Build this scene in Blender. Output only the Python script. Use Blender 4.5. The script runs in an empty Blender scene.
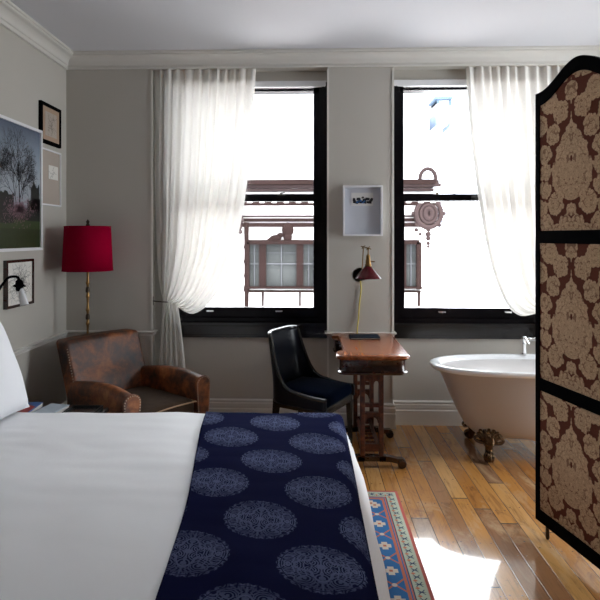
import bpy, bmesh, math, random
from mathutils import Vector, Matrix, noise
R = math.radians
PI = math.pi
rnd = random.Random(7)
C = bpy.context.scene.collection
sc = bpy.context.scene

# ------------------------------------------------------------------ camera
EYE = 1.54; FPX = 545.0; CX = 291.0; CY = 237.0; YAW = R(1.8)
cam_d = bpy.data.cameras.new('camera'); cam = bpy.data.objects.new('camera', cam_d); C.objects.link(cam)
cam.location = (0, 0, EYE); cam.rotation_euler = (R(90), 0, YAW)
cam_d.sensor_width = 36; cam_d.sensor_fit = 'HORIZONTAL'; cam_d.lens = 36*FPX/600
cam_d.shift_x = (300-CX)/600; cam_d.shift_y = -(300-CY)/600
cam_d.clip_start = 0.05; cam_d.clip_end = 300
sc.camera = cam

# ------------------------------------------------------------------ daylight and exposure
W = bpy.data.worlds.new('sky'); sc.world = W; W.use_nodes = True
bg = W.node_tree.nodes['Background']; bg.inputs[0].default_value = (0.92, 0.96, 1.0, 1); bg.inputs[1].default_value = 9.0
sd = bpy.data.lights.new('sun', 'SUN'); sun = bpy.data.objects.new('sun', sd); C.objects.link(sun)
sd.energy = 9.0; sd.angle = R(3); sd.color = (1, 0.96, 0.9)
sun.rotation_euler = (R(20), 0, R(25))          # from behind the hotel: it lights the facade across the street
WX = ((-1.275, 0.161), (0.683, 2.12))           # the two window bays, x from / to
YREC = 4.51; YPIER = 4.415; XL = -1.985; XR = 3.0; YB = -1.6; ZC = 3.03
for x0, x1 in WX:                                # sampling portals in the two window openings
    pd = bpy.data.lights.new('window_portal', 'AREA'); pd.shape = 'RECTANGLE'; pd.size = x1-x0; pd.size_y = 1.95
    pd.cycles.is_portal = True
    p = bpy.data.objects.new('window_portal', pd); C.objects.link(p)
    p.location = ((x0+x1)/2, 4.70, 1.83); p.rotation_euler = (R(-90), 0, 0)
pd = bpy.data.lights.new('window_portal', 'AREA'); pd.shape = 'RECTANGLE'; pd.size = 2.6; pd.size_y = 1.12; pd.cycles.is_portal = True  # portal for the added window in the right wall
p = bpy.data.objects.new('window_portal', pd); C.objects.link(p); p.location = (XR+.16, 3.60, 1.47); p.rotation_euler = (0, R(90), 0)
vs = sc.view_settings
sc.display_settings.display_device = 'sRGB'
vs.view_transform = 'Standard'; vs.look = 'None'; vs.gamma = 1.0; vs.use_curve_mapping = False
vs.exposure = 0.42
sc.cycles.max_bounces = 10; sc.cycles.diffuse_bounces = 6; sc.cycles.glossy_bounces = 4
sc.cycles.transmission_bounces = 8; sc.cycles.transparent_max_bounces = 12
sc.cycles.sample_clamp_indirect = 6.0
sc.cycles.caustics_reflective = False; sc.cycles.caustics_refractive = False

def at(px, py, Y):
    """the world point on the plane y = Y that the photograph shows at (px, py)"""
    dx = (px-CX)/FPX; dz = (CY-py)/FPX
    t = Y/(dx*math.sin(YAW)+math.cos(YAW))
    return Vector((t*(dx*math.cos(YAW)-math.sin(YAW)), Y, EYE+t*dz))
def atx(px, py, X):
    """the same on the plane x = X"""
    dx = (px-CX)/FPX; dz = (CY-py)/FPX
    t = X/(dx*math.cos(YAW)-math.sin(YAW))
    return Vector((X, t*(dx*math.sin(YAW)+math.cos(YAW)), EYE+t*dz))

# ------------------------------------------------------------------ node expressions
class E:
    nt = None
    def __init__(s, v): s.v = v
    @staticmethod
    def m(op, *a, clamp=False):
        n = E.nt.nodes.new('ShaderNodeMath'); n.operation = op; n.use_clamp = clamp
        for i, x in enumerate(a):
            x = x.v if isinstance(x, E) else x
            if isinstance(x, (int, float)): n.inputs[i].default_value = x
            else: E.nt.links.new(x, n.inputs[i])
        return E(n.outputs[0])
    def __add__(s, o): return E.m('ADD', s, o)
    __radd__ = __add__
    def __sub__(s, o): return E.m('SUBTRACT', s, o)
    def __rsub__(s, o): return E.m('SUBTRACT', o, s)
    def __mul__(s, o): return E.m('MULTIPLY', s, o)
    __rmul__ = __mul__
    def __truediv__(s, o): return E.m('DIVIDE', s, o)
    def __lt__(s, o): return E.m('LESS_THAN', s, o)
    def __gt__(s, o): return E.m('GREATER_THAN', s, o)
def fabs(a): return E.m('ABSOLUTE', a)
def fmin(a, b): return E.m('MINIMUM', a, b)
def fmax(a, b): return E.m('MAXIMUM', a, b)
def ffloor(a): return E.m('FLOOR', a)
def fcos(a): return E.m('COSINE', a)
def fsin(a): return E.m('SINE', a)
def fsqrt(a): return E.m('SQRT', a)
def atan2(a, b): return E.m('ARCTAN2', a, b)
def clamp01(a): return E.m('ADD', a, 0.0, clamp=True)
def wrapc(a, p):
    """a wrapped to -p/2 .. p/2"""
    return E.m('WRAP', a, p/2, -p/2)
def step(a, e, w=0.002):
    """0 to 1 as a passes e, softened over w"""
    return E.m('MULTIPLY', a-(e-w/2), 1.0/w, clamp=True)
def vec(x, y, z=0.0):
    n = E.nt.nodes.new('ShaderNodeCombineXYZ')
    for i, a in enumerate((x, y, z)):
        a = a.v if isinstance(a, E) else a
        if isinstance(a, (int, float)): n.inputs[i].default_value = a
        else: E.nt.links.new(a, n.inputs[i])
    return n.outputs[0]
def fnoise(v, scale, detail=3, rough=0.5, dist=0.0):
    n = E.nt.nodes.new('ShaderNodeTexNoise'); n.inputs['Scale'].default_value = scale; n.inputs['Detail'].default_value = detail
    n.inputs['Roughness'].default_value = rough; n.inputs['Distortion'].default_value = dist
    E.nt.links.new(v, n.inputs['Vector']); return E(n.outputs[0])
def fvor(v, scale, feature='F1'):
    n = E.nt.nodes.new('ShaderNodeTexVoronoi'); n.feature = feature; n.inputs['Scale'].default_value = scale
    E.nt.links.new(v, n.inputs['Vector']); return E(n.outputs['Distance'])
def fwhite(v):
    n = E.nt.nodes.new('ShaderNodeTexWhiteNoise'); n.noise_dimensions = '2D'
    E.nt.links.new(v, n.inputs['Vector']); return E(n.outputs['Value'])
def mixc(a, b, t):
    """a to b by t; colours as tuples or sockets"""
    n = E.nt.nodes.new('ShaderNodeMix'); n.data_type = 'RGBA'; n.clamp_factor = True
    t = t.v if isinstance(t, E) else t
    if isinstance(t, (int, float)): n.inputs[0].default_value = t
    else: E.nt.links.new(t, n.inputs[0])
    for k, x in ((6, a), (7, b)):
        if isinstance(x, tuple): n.inputs[k].default_value = (*x, 1)
        else: E.nt.links.new(x, n.inputs[k])
    return n.outputs[2]
def ramp(f, stops):
    n = E.nt.nodes.new('ShaderNodeValToRGB'); el = n.color_ramp.elements
    while len(el) > 1: el.remove(el[-1])
    el[0].position = stops[0][0]; el[0].color = (*stops[0][1], 1)
    for p, c in stops[1:]:
        e = el.new(p); e.color = (*c, 1)
    E.nt.links.new(f.v, n.inputs[0]); return n.outputs[0]
def coords(kind='Object'):
    n = E.nt.nodes.new('ShaderNodeTexCoord'); s = E.nt.nodes.new('ShaderNodeSeparateXYZ')
    E.nt.links.new(n.outputs[kind], s.inputs[0])
    return n.outputs[kind], E(s.outputs[0]), E(s.outputs[1]), E(s.outputs[2])
def setin(b, name, v):
    if isinstance(v, E): v = v.v
    if isinstance(v, (int, float)): b.inputs[name].default_value = v
    elif isinstance(v, tuple): b.inputs[name].default_value = (*v, 1) if len(v) == 3 else v
    else: E.nt.links.new(v, b.inputs[name])
def bump(b, h, strength=0.3, dist=0.002):
    n = E.nt.nodes.new('ShaderNodeBump'); n.inputs['Strength'].default_value = strength; n.inputs['Distance'].default_value = dist
    E.nt.links.new(h.v, n.inputs['Height']); E.nt.links.new(n.outputs[0], b.inputs['Normal'])
def newmat(name):
    m = bpy.data.materials.new(name); m.use_nodes = True; E.nt = m.node_tree
    return m, m.node_tree.nodes['Principled BSDF']
def mat(name, col, rough=0.5, metal=0.0, var=0.06, scale=6.0, bmp=0.0, bscale=80.0, **kw):
    """a plain surface: base colour with slight procedural variation"""
    m, b = newmat(name)
    v = coords()[0]
    n = fnoise(v, scale, 4)
    setin(b, 'Base Color', mixc(tuple(c*(1-var) for c in col), tuple(min(1, c*(1+var)) for c in col), n))
    setin(b, 'Roughness', rough); setin(b, 'Metallic', metal)
    for k, x in kw.items(): setin(b, k.replace('_', ' '), x)
    if bmp: bump(b, fnoise(v, bscale, 3), bmp)
    return m

M = {}
M['wall'] = mat('wall_paint', (0.50, 0.475, 0.43), 0.55, var=0.03, scale=2.5, bmp=0.08, bscale=60)
M['ceiling'] = mat('ceiling_paint', (0.63, 0.63, 0.665), 0.8, var=0.015, scale=1.5, bmp=0.05, bscale=40)
M['trim'] = mat('trim_paint', (0.66, 0.64, 0.60), 0.35, var=0.03, scale=8)
M['black_wood'] = mat('black_window_paint', (0.004, 0.0032, 0.0045), 0.24, var=0.2, IOR=1.28)
M['black_frame'] = mat('black_lacquer', (0.003, 0.003, 0.0035), 0.6, var=0.2, IOR=1.04)
M['white_frame'] = mat('white_frame_paint', (0.78, 0.78, 0.80), 0.4, var=0.02)
M['silver_frame'] = mat('pale_frame_paint', (0.62, 0.62, 0.62), 0.4, var=0.04)
M['chrome'] = mat('chrome', (0.85, 0.86, 0.88), 0.08, 1.0, var=0.02)
M['brass'] = mat('aged_brass', (0.45, 0.30, 0.13), 0.32, 1.0, var=0.25, scale=30)
M['dark_brass'] = mat('tarnished_brass', (0.22, 0.13, 0.05), 0.28, 1.0, var=0.7, scale=22)
M['bronze'] = mat('dark_bronze', (0.05, 0.035, 0.025), 0.35, 0.8, var=0.4, scale=40)
M['sheet'] = mat('white_bed_linen', (0.86, 0.86, 0.88), 0.85, var=0.02, scale=3, bmp=0.3, bscale=9, Sheen_Weight=0.2)
M['sheet_hem'] = mat('white_sheet', (0.76, 0.75, 0.76), 0.85, var=0.02, scale=3, bmp=0.1, bscale=20)
M['pillow'] = mat('white_pillow_case', (0.80, 0.80, 0.83), 0.85, var=0.02, bmp=0.12, bscale=10)
M['enamel'] = mat('white_enamel', (0.92, 0.94, 0.96), 0.10, var=0.01, Coat_Weight=0.6)
M['enamel_out'] = mat('tub_side_floor_tint', (0.56, 0.53, 0.52), 0.30, var=0.02)  # white tub side with the floor's reflection put into its colour
M['claw'] = mat('dark_cast_iron', (0.12, 0.070, 0.035), 0.22, 0.9, var=0.9, scale=45, bmp=0.9, bscale=70)
M['black_leather'] = mat('black_leather', (0.003, 0.004, 0.008), 0.30, IOR=1.3, var=0.2, bmp=0.1, bscale=180)
M['black_velvet'] = mat('navy_black_velvet', (0.003, 0.006, 0.016), 0.8, var=0.3, IOR=1.02, Sheen_Weight=0.05, Sheen_Roughness=0.3)
M['ebony'] = mat('black_ebonised_wood', (0.010, 0.009, 0.009), 0.22, var=0.2)
M['red_shade'] = mat('crimson_fabric', (0.27, 0.0015, 0.022), 0.8, IOR=1.04, var=0.08, scale=90, bmp=0.1, bscale=300)
M['red_enamel'] = mat('oxblood_enamel', (0.075, 0.001, 0.005), 0.16, var=0.1, IOR=1.35)
M['yellow'] = mat('yellow_flex', (0.62, 0.50, 0.10), 0.6)
M['book_blue'] = mat('dark_blue_cover', (0.008, 0.018, 0.034), 0.5, var=0.2, IOR=1.1)
M['paper'] = mat('paper', (0.75, 0.73, 0.68), 0.8, var=0.03)
M['book_red'] = mat('red_cover', (0.35, 0.02, 0.025), 0.35)
M['book_royal'] = mat('royal_blue_cover', (0.02, 0.10, 0.34), 0.3)
M['book_pale'] = mat('pale_blue_cover', (0.45, 0.52, 0.60), 0.35)
M['gold'] = mat('gold_tooling', (0.5, 0.33, 0.1), 0.35, 1.0)
M['nail'] = mat('brass_nailhead', (0.5, 0.40, 0.30), 0.35, 1.0)
M['piping'] = mat('tan_piping', (0.36, 0.22, 0.12), 0.5)
M['brown_velvet'] = mat('brown_velvet', (0.045, 0.028, 0.018), 0.9, var=0.3, scale=20, IOR=1.05, Sheen_Weight=0.06)
M['mat_board'] = mat('grey_mat_board', (0.50, 0.52, 0.58), 0.6, var=0.02)
M['beige_mat'] = mat('beige_mat_board', (0.42, 0.36, 0.31), 0.8, var=0.05)
M['tan_print'] = mat('tan_print', (0.40, 0.28, 0.20), 0.8, var=0.1)
M['ink'] = mat('ink', (0.03, 0.03, 0.035), 0.8)
M['blue_ink'] = mat('blue_ink', (0.03, 0.12, 0.35), 0.8)
M['facade_white'] = mat('pale_stone', (0.80, 0.76, 0.76), 0.9, var=0.03, scale=1, Specular_IOR_Level=0.05)
M['facade_brown'] = mat('brownstone', (0.012, 0.0065, 0.006), 0.85, var=0.35, scale=2, Specular_IOR_Level=0.05)
M['facade_mid'] = mat('weathered_brownstone', (0.027, 0.018, 0.018), 0.85, var=0.4, scale=3, Specular_IOR_Level=0.05)
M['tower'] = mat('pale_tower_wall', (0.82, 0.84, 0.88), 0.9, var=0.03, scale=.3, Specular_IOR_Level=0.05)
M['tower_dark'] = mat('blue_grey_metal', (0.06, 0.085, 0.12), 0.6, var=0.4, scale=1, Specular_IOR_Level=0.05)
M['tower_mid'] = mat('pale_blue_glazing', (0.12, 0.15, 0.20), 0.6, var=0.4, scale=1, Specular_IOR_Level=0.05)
M['pale_paving'] = mat('street', (0.62, 0.61, 0.60), 0.9)  # unseen street, made pale to bounce daylight up to the ceiling
M['far_pane'] = mat('curtained_glass', (0.028, 0.029, 0.029), 0.6, var=0.7, scale=2, Specular_IOR_Level=0.05)

def m_wood(name, c0, c1, c2, rough=0.2, axis=1, scale=5, coat=0.5):
    m, b = newmat(name); v, x, y, z = coords()
    s = [x*14, y*14, z*14]; s[axis] = (x, y, z)[axis]*1.3
    vv = vec(*s)
    n = fnoise(vv, scale*.4, 6, .6, .6)
    setin(b, 'Base Color', ramp(n, [(0.3, c0), (0.52, c1), (0.7, c2)])); setin(b, 'Roughness', rough)
    setin(b, 'Coat Weight', coat); setin(b, 'Coat Roughness', 0.1)
    return m
M['mahogany'] = m_wood('mahogany', (0.025, 0.006, 0.003), (0.080, 0.018, 0.007), (0.16, 0.042, 0.014), 0.38, coat=0.15)
M['mahogany_top'] = m_wood('polished_mahogany_top', (0.16, 0.036, 0.010), (0.30, 0.080, 0.023), (0.42, 0.14, 0.046), 0.24, coat=0.35)
M['mahogany_dark'] = m_wood('dark_mahogany', (0.015, 0.005, 0.004), (0.035, 0.011, 0.007), (0.06, 0.02, 0.012), 0.25)

def m_leather():
    m, b = newmat('worn_brown_leather'); v, x, y, z = coords()
    n = fnoise(v, 5, 8, .65, .4); n2 = fnoise(v, 26, 5, .7)
    c = ramp(n*.7+n2*.3, [(0.38, (0.015, 0.005, 0.003)), (0.48, (0.095, 0.027, 0.009)), (0.56, (0.24, 0.072, 0.020)), (0.66, (0.42, 0.155, 0.052))])
    setin(b, 'Base Color', c); setin(b, 'Roughness', n2*.35+.28)
    bump(b, n2+fvor(v, 160)*.3, 0.35, 0.003)
    return m
M['leather'] = m_leather()

def m_floor():
    m, b = newmat('old_pine_floorboards'); v, x, y, z = coords()
    wd = 0.094
    bi = ffloor(x/wd); fx = x/wd-bi
    off = fwhite(vec(bi, 3.7))
    yy = y/1.35+off*7.0
    si = ffloor(yy); fy = yy-si
    r1 = fwhite(vec(bi, si)); r2 = fwhite(vec(bi+31.3, si+11.9))
    gv = vec(x*22+r1*40, y*1.6+r2*20, 0.0)
    grain = fnoise(gv, 1.7, 7, .65, 1.0)
    base = ramp(r1, [(0.0, (0.20, 0.070, 0.018)), (0.12, (0.42, 0.17, 0.038)), (0.30, (0.62, 0.30, 0.085)), (0.48, (0.50, 0.21, 0.048)), (0.66, (0.70, 0.38, 0.13)), (0.82, (0.46, 0.22, 0.075)), (0.93, (0.28, 0.13, 0.065)), (1.0, (0.46, 0.30, 0.19))])
    c = mixc(base, (0.14, 0.05, 0.018), E.m('MULTIPLY', grain-.50, 2.6, clamp=True))
    worn = fnoise(vec(x*3, y*1.2), 1.6, 5, .7, .8)
    c = mixc(c, (0.64, 0.44, 0.25), E.m('MULTIPLY', worn-.53, 3.5, clamp=True))
    stain = fnoise(vec(x*3+9, y*1.4+4), 2.3, 6, .75, 1.2)
    c = mixc(c, (0.10, 0.045, 0.03), E.m('MULTIPLY', stain-.56, 4.5, clamp=True))
    # seams, butt joints and nails
    gap = fmax(fmax(1-step(fx, .022, .02), step(fx, .982, .02)), fmax(1-step(fy, .003, .002), step(fy, .997, .002)))
    nx = fabs(fabs(fx-.5)-.28)*wd; ny = fabs(wrapc(y+r2*.2, .40))
    nail = 1-step(fsqrt(nx*nx+ny*ny), .0035, .002)
    hole = 1-step(fvor(vec(x*6, y*6), 1.0), .035, .02)
    c = mixc(c, (0.025, 0.012, 0.008), fmax(gap*.85, fmax(nail, hole*.8)))
    setin(b, 'Base Color', c)
    setin(b, 'Roughness', E.m('ADD', worn*.10+grain*.10, .10)); setin(b, 'Coat Weight', 0.9)
    setin(b, 'Coat Roughness', 0.045); setin(b, 'Coat IOR', 1.5)
    wob = fnoise(vec(x*5+r1*9, y*1.5), 1.5, 3)
    bump(b, (1-gap)*.35+grain*.10+r1*.0+wob*.55, 0.35, 0.004)
    return m
M['floor'] = m_floor()

def m_curtain():
    m = bpy.data.materials.new('sheer_white_cotton'); m.use_nodes = True; nt = m.node_tree; E.nt = nt
    b = nt.nodes['Principled BSDF']; out = nt.nodes['Material Output']
    v = coords()[0]; n = fnoise(v, 160, 2)
    setin(b, 'Base Color', mixc((0.80, 0.77, 0.72), (0.84, 0.82, 0.78), n)); setin(b, 'Roughness', .9)
    bump(b, n, .1, .001)
    t = nt.nodes.new('ShaderNodeBsdfTranslucent'); t.inputs[0].default_value = (0.86, 0.83, 0.79, 1)
    mx = nt.nodes.new('ShaderNodeMixShader'); mx.inputs[0].default_value = .21
    nt.links.new(b.outputs[0], mx.inputs[1]); nt.links.new(t.outputs[0], mx.inputs[2])
    nt.links.new(mx.outputs[0], out.inputs[0])
    return m
M['curtain'] = m_curtain()

def m_glass():
    m = bpy.data.materials.new('window_glass'); m.use_nodes = True; nt = m.node_tree; E.nt = nt
    out = nt.nodes['Material Output']; nt.nodes.remove(nt.nodes['Principled BSDF'])
    t = nt.nodes.new('ShaderNodeBsdfTransparent'); t.inputs[0].default_value = (.97, .98, .98, 1)
    g = nt.nodes.new('ShaderNodeBsdfGlossy'); g.inputs['Roughness'].default_value = .02
    f = nt.nodes.new('ShaderNodeFresnel'); f.inputs[0].default_value = 1.25
    mx = nt.nodes.new('ShaderNodeMixShader')
    nt.links.new(f.outputs[0], mx.inputs[0]); nt.links.new(t.outputs[0], mx.inputs[1]); nt.links.new(g.outputs[0], mx.inputs[2])
    nt.links.new(mx.outputs[0], out.inputs[0]); return m
M['glass'] = m_glass()
def m_frost():
    m, b = newmat('frosted_glass_shade'); v = coords()[0]
    setin(b, 'Base Color', mixc((.82, .83, .84), (.9, .9, .92), fnoise(v, 40, 2))); setin(b, 'Roughness', .25)
    setin(b, 'Transmission Weight', .35); setin(b, 'Subsurface Weight', 0.0); return m
M['frost'] = m_frost()

def m_throw():
    """navy cloth with half-drop rows of woven pale medallions"""
    m, b = newmat('navy_medallion_cloth'); v, u, w, z = coords('UV')
    a = 0.200; p = 0.47
    dx1 = wrapc(u, 2*a); dy1 = wrapc(w, p)
    dx2 = wrapc(u-a, 2*a); dy2 = wrapc(w-p/2, p)
    dy1 = dy1*1.07; dy2 = dy2*1.07
    r1 = fsqrt(dx1*dx1+dy1*dy1); r2 = fsqrt(dx2*dx2+dy2*dy2)
    s = r2 < r1
    dx = dx1+(dx2-dx1)*s; dy = dy1+(dy2-dy1)*s
    Rr = 0.130
    r = fmin(r1, r2)/Rr
    ax = fabs(dx)/Rr; ay = fabs(dy)/Rr
    th = atan2(dy, dx)
    edge = 0.95+fabs(fcos(th*14))*0.05
    inside = 1-step(r-edge, 0.0, .03)
    # lace: mirrored cells, petals, rings and a vertical axis
    vv = vec(ax+.37, ay+.21)
    cells = fvor(vv, 7.5); veins = fvor(vv, 4.2, 'DISTANCE_TO_EDGE')
    curls = fsin(fvor(vv, 3.1)*34+ax*5)
    lace = fmax(step(curls, .05, .5), 1-step(veins, .045, .03))*step(cells, .20, .12)
    petal = 1-step(fabs(r-.46-.13*fcos(th*4)), .03, .03)
    ring = 1-step(fabs(r-.80), .02, .03)
    beads = step(fcos(th*26)*fcos(ax*3), .2, .5)*step(r, .86, .03)
    axis = 1-step(ax, .022, .02)
    core = 1-step(r, .10, .04)
    sidew = clamp01(1.15-ay*.85)
    pat = clamp01(fmax(fmax(lace*sidew, petal*.9), fmax(fmax(beads*.8, axis*.7), fmax(core, ring*.3))))*inside
    gap = step(fabs(r-.90), .012, .012)
    weave = fnoise(vec(u*1.0, w*1.0), 420, 2); 
    cloth = mixc((0.004, 0.005, 0.024), (0.008, 0.010, 0.042), weave)
    c = mixc(cloth, (0.11, 0.13, 0.23), pat*gap*(weave*.5+.55))
    setin(b, 'Base Color', c); setin(b, 'Roughness', .75); setin(b, 'IOR', 1.035)
    bump(b, weave*.5+pat*.5, .3, .002)
    return m
M['throw'] = m_throw()

def m_damask():
    """brown ground with raised tan damask leaves in an ogee lattice"""
    m, b = newmat('tan_damask'); v, x, y, z = coords('UV')
    px, pz = 0.46, 0.74
    dx = wrapc(x, px); dz = wrapc(y, pz)
    ax = fabs(dx); vv = vec(ax+.05, y)
    leaf = fvor(vv, 30); scal = fvor(vv, 62); nz = fnoise(vv, 38, 3)
    t = clamp01((dz+.20)/.39)
    tear = ax-E.m('POWER', fmax(fsin(E.m('POWER', t, .66)*PI), 0.0), .85)*.137
    d = tear; rings = None
    for cx, cz, r in ((.075, .238, .056), (.130, .135, .050), (.190, .045, .050), (.186, -.048, .044), (.190, -.135, .046), (.112, -.212, .058),
                      (0, -.245, .036), (.038, -.312, .050), (.105, -.345, .040), (.0, .325, .046), (.160, .300, .060), (.226, .195, .056), (.228, -.235, .055), (.175, -.315, .052), (.215, .37, .05)):
        q = fsqrt((ax-cx)*(ax-cx)+(dz-cz)*(dz-cz))-r
        d = fmin(d, q)
        k = fabs(q+r*.52); rings = k if rings is None else fmin(rings, k)
    dd = d+(leaf-.42)*.020+(scal-.40)*.012
    ground = fmax(step(dd, .003, .003), fmax((1-step(rings, .0015, .002))*step(nz, .48, .05)*.7, step(scal, .74, .03)*.6))
    ground = fmax(ground, (1-step(fsqrt(ax*ax*4.0+dz*dz), .015, .004)))
    ground = clamp01(fmax(ground, (1-step(fabs(tear+.045+(leaf-.4)*.03), .002, .003))*.5))
    thread = fnoise(vec(x*1.0, y*.2), 500, 2); swirl = fnoise(vv, 90, 4, .7, 1.5)
    tan = mixc((0.18, 0.105, 0.055), (0.74, 0.52, 0.34), clamp01((swirl-.5)*1.8+.55))
    brown = mixc((0.095, 0.030, 0.020), (0.15, 0.055, 0.038), thread)
    setin(b, 'Base Color', mixc(tan, brown, ground)); setin(b, 'Roughness', .8); setin(b, 'IOR', 1.05)
    bump(b, (1-ground)*.8+swirl*.9, .7, .004)
    return m
M['damask'] = m_damask()

def m_rug():
    """u = distance in from the long edge, w = distance in from the end"""
    m, b = newmat('blue_and_red_oriental_rug'); v, u, w, z = coords('UV')
    d = fmin(u, w); t = fmax(u, w)
    red = (0.40, 0.07, 0.05); pale = (0.40, 0.44, 0.34); blue = (0.018, 0.13, 0.33); dark = (0.02, 0.035, 0.09); cream = (0.60, 0.52, 0.42); orange = (0.48, 0.14, 0.075)
    nz = fnoise(vec(u*1.0, w*1.0), 260, 2)
    # guard stripe with little trees
    k = wrapc(t, .052); dd = (d-.046)
    tree = fmax((1-step(fabs(k)+fabs(dd)*.25, .005, .003))*(1-step(fabs(dd), .024, .002)), (1-step(fabs(fabs(dd)-fabs(k)*.8-.002), .0028, .002))*(1-step(fabs(k), .016, .002)))
    k2 = wrapc(t+.026, .052)
    bud = (1-step(fabs(k2)+fabs(dd-.012)*.8, .009, .003))
    guard = mixc(mixc(pale, dark, tree), orange, bud)
    # main border: crosses of four petals between red brackets
    q = wrapc(t+.03, .205); e = d-.155
    aq = fabs(q); ae = fabs(e)
    cross = (1-step(fmin(fmax(aq*2.2, ae), fmax(ae*2.2, aq)), .032, .003))
    ctr = 1-step(fmax(aq, ae), .008, .002)
    q2 = wrapc(t+.1325, .205)
    zig = (1-step(fabs(ae-fabs(q2)*1.0-.004), .006, .003))*(1-step(fabs(q2), .050, .003))
    rail = (1-step(fabs(ae-.054), .007, .002))
    knot = 1-step(fsqrt(q2*q2+e*e), .012, .003)
    main = mixc(mixc(mixc(mixc(blue, orange, fmax(zig, rail)), cream, cross), orange, ctr), cream, knot)
    inner = mixc(mixc(red, blue, step(fvor(vec(u*1.0, w*1.0), 9), .42, .04)), cream, 1-step(fvor(vec(u*1.0, w*1.0), 18), .16, .04))
    c = mixc(red, guard, step(d, .016, .003))
    c = mixc(c, dark, step(d, .076, .002)); c = mixc(c, orange, step(d, .081, .002)); c = mixc(c, main, step(d, .088, .002))
    c = mixc(c, orange, step(d, .222, .002)); c = mixc(c, guard, step(d, .232, .002)); c = mixc(c, inner, step(d, .29, .002))
    c = mixc(c, (0.03, 0.03, 0.05), (nz-.5)*.5)
    setin(b, 'Base Color', c); setin(b, 'Roughness', .95); bump(b, nz, .6, .003)
    return m
M['rug'] = m_rug()

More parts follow.
